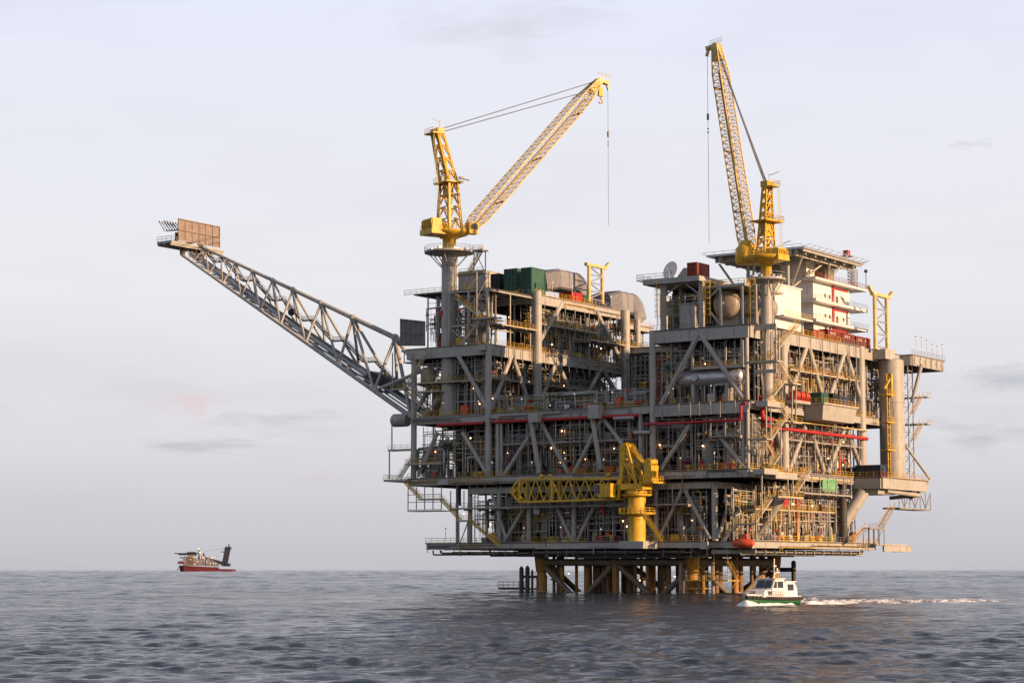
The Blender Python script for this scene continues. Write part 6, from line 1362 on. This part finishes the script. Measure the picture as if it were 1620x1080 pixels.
b.box(X_(354), X_(366.5), -6, 6, Z_(868.2), Z_(867)); b.box(X_(349.5), X_(355), -3, 3, Z_(873.3), Z_(872)); b.box(X_(357), X_(363.8), -7, 7, Z_(895.5), Z_(890.5)); b.tube((X_(361.5), 0, Z_(864.4)), (X_(361.5), 0, Z_(860)), 1.2, 8); b.build('lay_tower', shipdk, ship)
b = MB(); rdm = random.Random(4)
for k in range(16): x = X_(rdm.uniform(299, 346)); z = Z_(rdm.uniform(880, 893)); b.box(x, x+1.1, -13.2, -12.6, z, z+1.1)
b.build('deck_lamp', lamps, ship)
# ================================================================== LAMPS ON THE PLATFORM
def lamp_at(p, group, label, first=[None]):
    if first[0] is None:
        t = thing('deck_lamp', label, 'lamp', p, group); b = MB(); q = Vector(p); b.tube(q, q+Vector((0, 0, 2.6)), .07, 6); b.build('pole', galv, t)
        b = MB(); b.lathe(q+Vector((0, 0, 2.6)), [(0, .1), (.1, .26), (.3, .22), (.4, .05)], 10); b.build('head', galv, t)
        b = MB(); b.lathe(q+Vector((0, -.02, 2.44)), [(0, .05), (.04, .15), (.16, .16)], 8); b.build('bulb', lampw, t); first[0] = t; return t
    return dup(first[0], p, label, group)
def globe_at(p, group, label, r=.14, first=[None]):
    if first[0] is None:
        t = thing('bulkhead_lamp', label, 'lamp', p, group); b = MB(); q = Vector(p); b.box(q.x-.2, q.x+.2, q.y-.02, q.y+.3, q.z+.22, q.z+.4); b.build('fitting', steel, t)
        b = MB(); b.sphere(q, r, 8); b.build('bulb', lampm, t); first[0] = t; return t
    return dup(first[0], p, label, group)
rl = random.Random(31)
for (z, u0, u1, v, n, gp, lb) in ((Z12, 14, 91, -.1, 7, 'pole lamps on the lowest deck front', 'small pole lamp on the front edge of the lowest deck'), (Z28, 4, 96, -1.1, 9, 'pole lamps on the second deck front', 'small pole lamp on the front edge of the second deck'),
                              (Z44, 2, 95, -.1, 7, 'pole lamps on the third deck front', 'small pole lamp on the front edge of the third deck')):
    for k in range(n): lamp_at((u0+(u1-u0)*(k+.5)/n+rl.uniform(-2, 2), v, z+rl.uniform(.3, 1.2)), gp, lb)
for (z, u, v0, v1, n, gp, lb) in ((Z12, -.1, 8, 66, 5, 'pole lamps on the lowest deck side', 'small pole lamp on the sunlit side edge of the lowest deck'), (Z61, -3.2, 85, 105.8, 6, 'pole lamps on the right cantilever', 'thin pole lamp on the right end cantilever of the top deck'), (Z76, UL-.1, 25, 64, 4, 'pole lamps on the left module roof', 'small pole lamp on the courtyard edge of the left module roof')):
    for k in range(n): lamp_at((u, v0+(v1-v0)*(k+.5)/n, z+rl.uniform(.3, 2)), gp, lb)
for k in range(36):
    z = rl.choice((Z12+4, Z12+8, Z28+3, Z28+6, Z28+10, Z44+3, Z44+6, Z44+10)); u = rl.uniform(15, 84) if z < 25 else rl.uniform(3, 94) if z < 43 else rl.choice((rl.uniform(3, 25), rl.uniform(75, 94)))
    globe_at((u, rl.uniform(1.0, 4.5), z+rl.uniform(-1, 1)), 'lit lamps inside the shaded front', 'small lit orange lamp among the pipes of the shaded front')
for k in range(26):
    z = rl.choice((Z12+4, Z12+8, Z28+4, Z28+9, Z44+4, Z44+9)); globe_at((rl.uniform(1.2, 4.5)+(12 if z < 25 else 0)*0, rl.uniform(8, 58), z+rl.uniform(-1, 1)), 'lit lamps inside the sunlit side', 'small lit orange lamp among the pipes of the sunlit side')
for k in range(16):
    globe_at((UL+rl.uniform(1, 4), rl.uniform(3, 62), rl.choice((Z44+4, Z44+9, Z61+3, Z61+8))+rl.uniform(-1, 1)), 'lit lamps in the courtyard side of the left module', 'small lit lamp among the courtyard side pipes of the left module')
for (u, v) in ((57, 12), (52.5, 12.5), (47, 13), (43, 11.5), (37, 12.5), (30.5, 13), (24, 13), (22, 22), (21.8, 34), (58, 24), (46, 26), (34, 24)):
    globe_at((u, v, 3.2+rl.uniform(-.5, 3)), 'lit lamps under the lowest deck', 'lit orange lamp low among the legs just above the water')
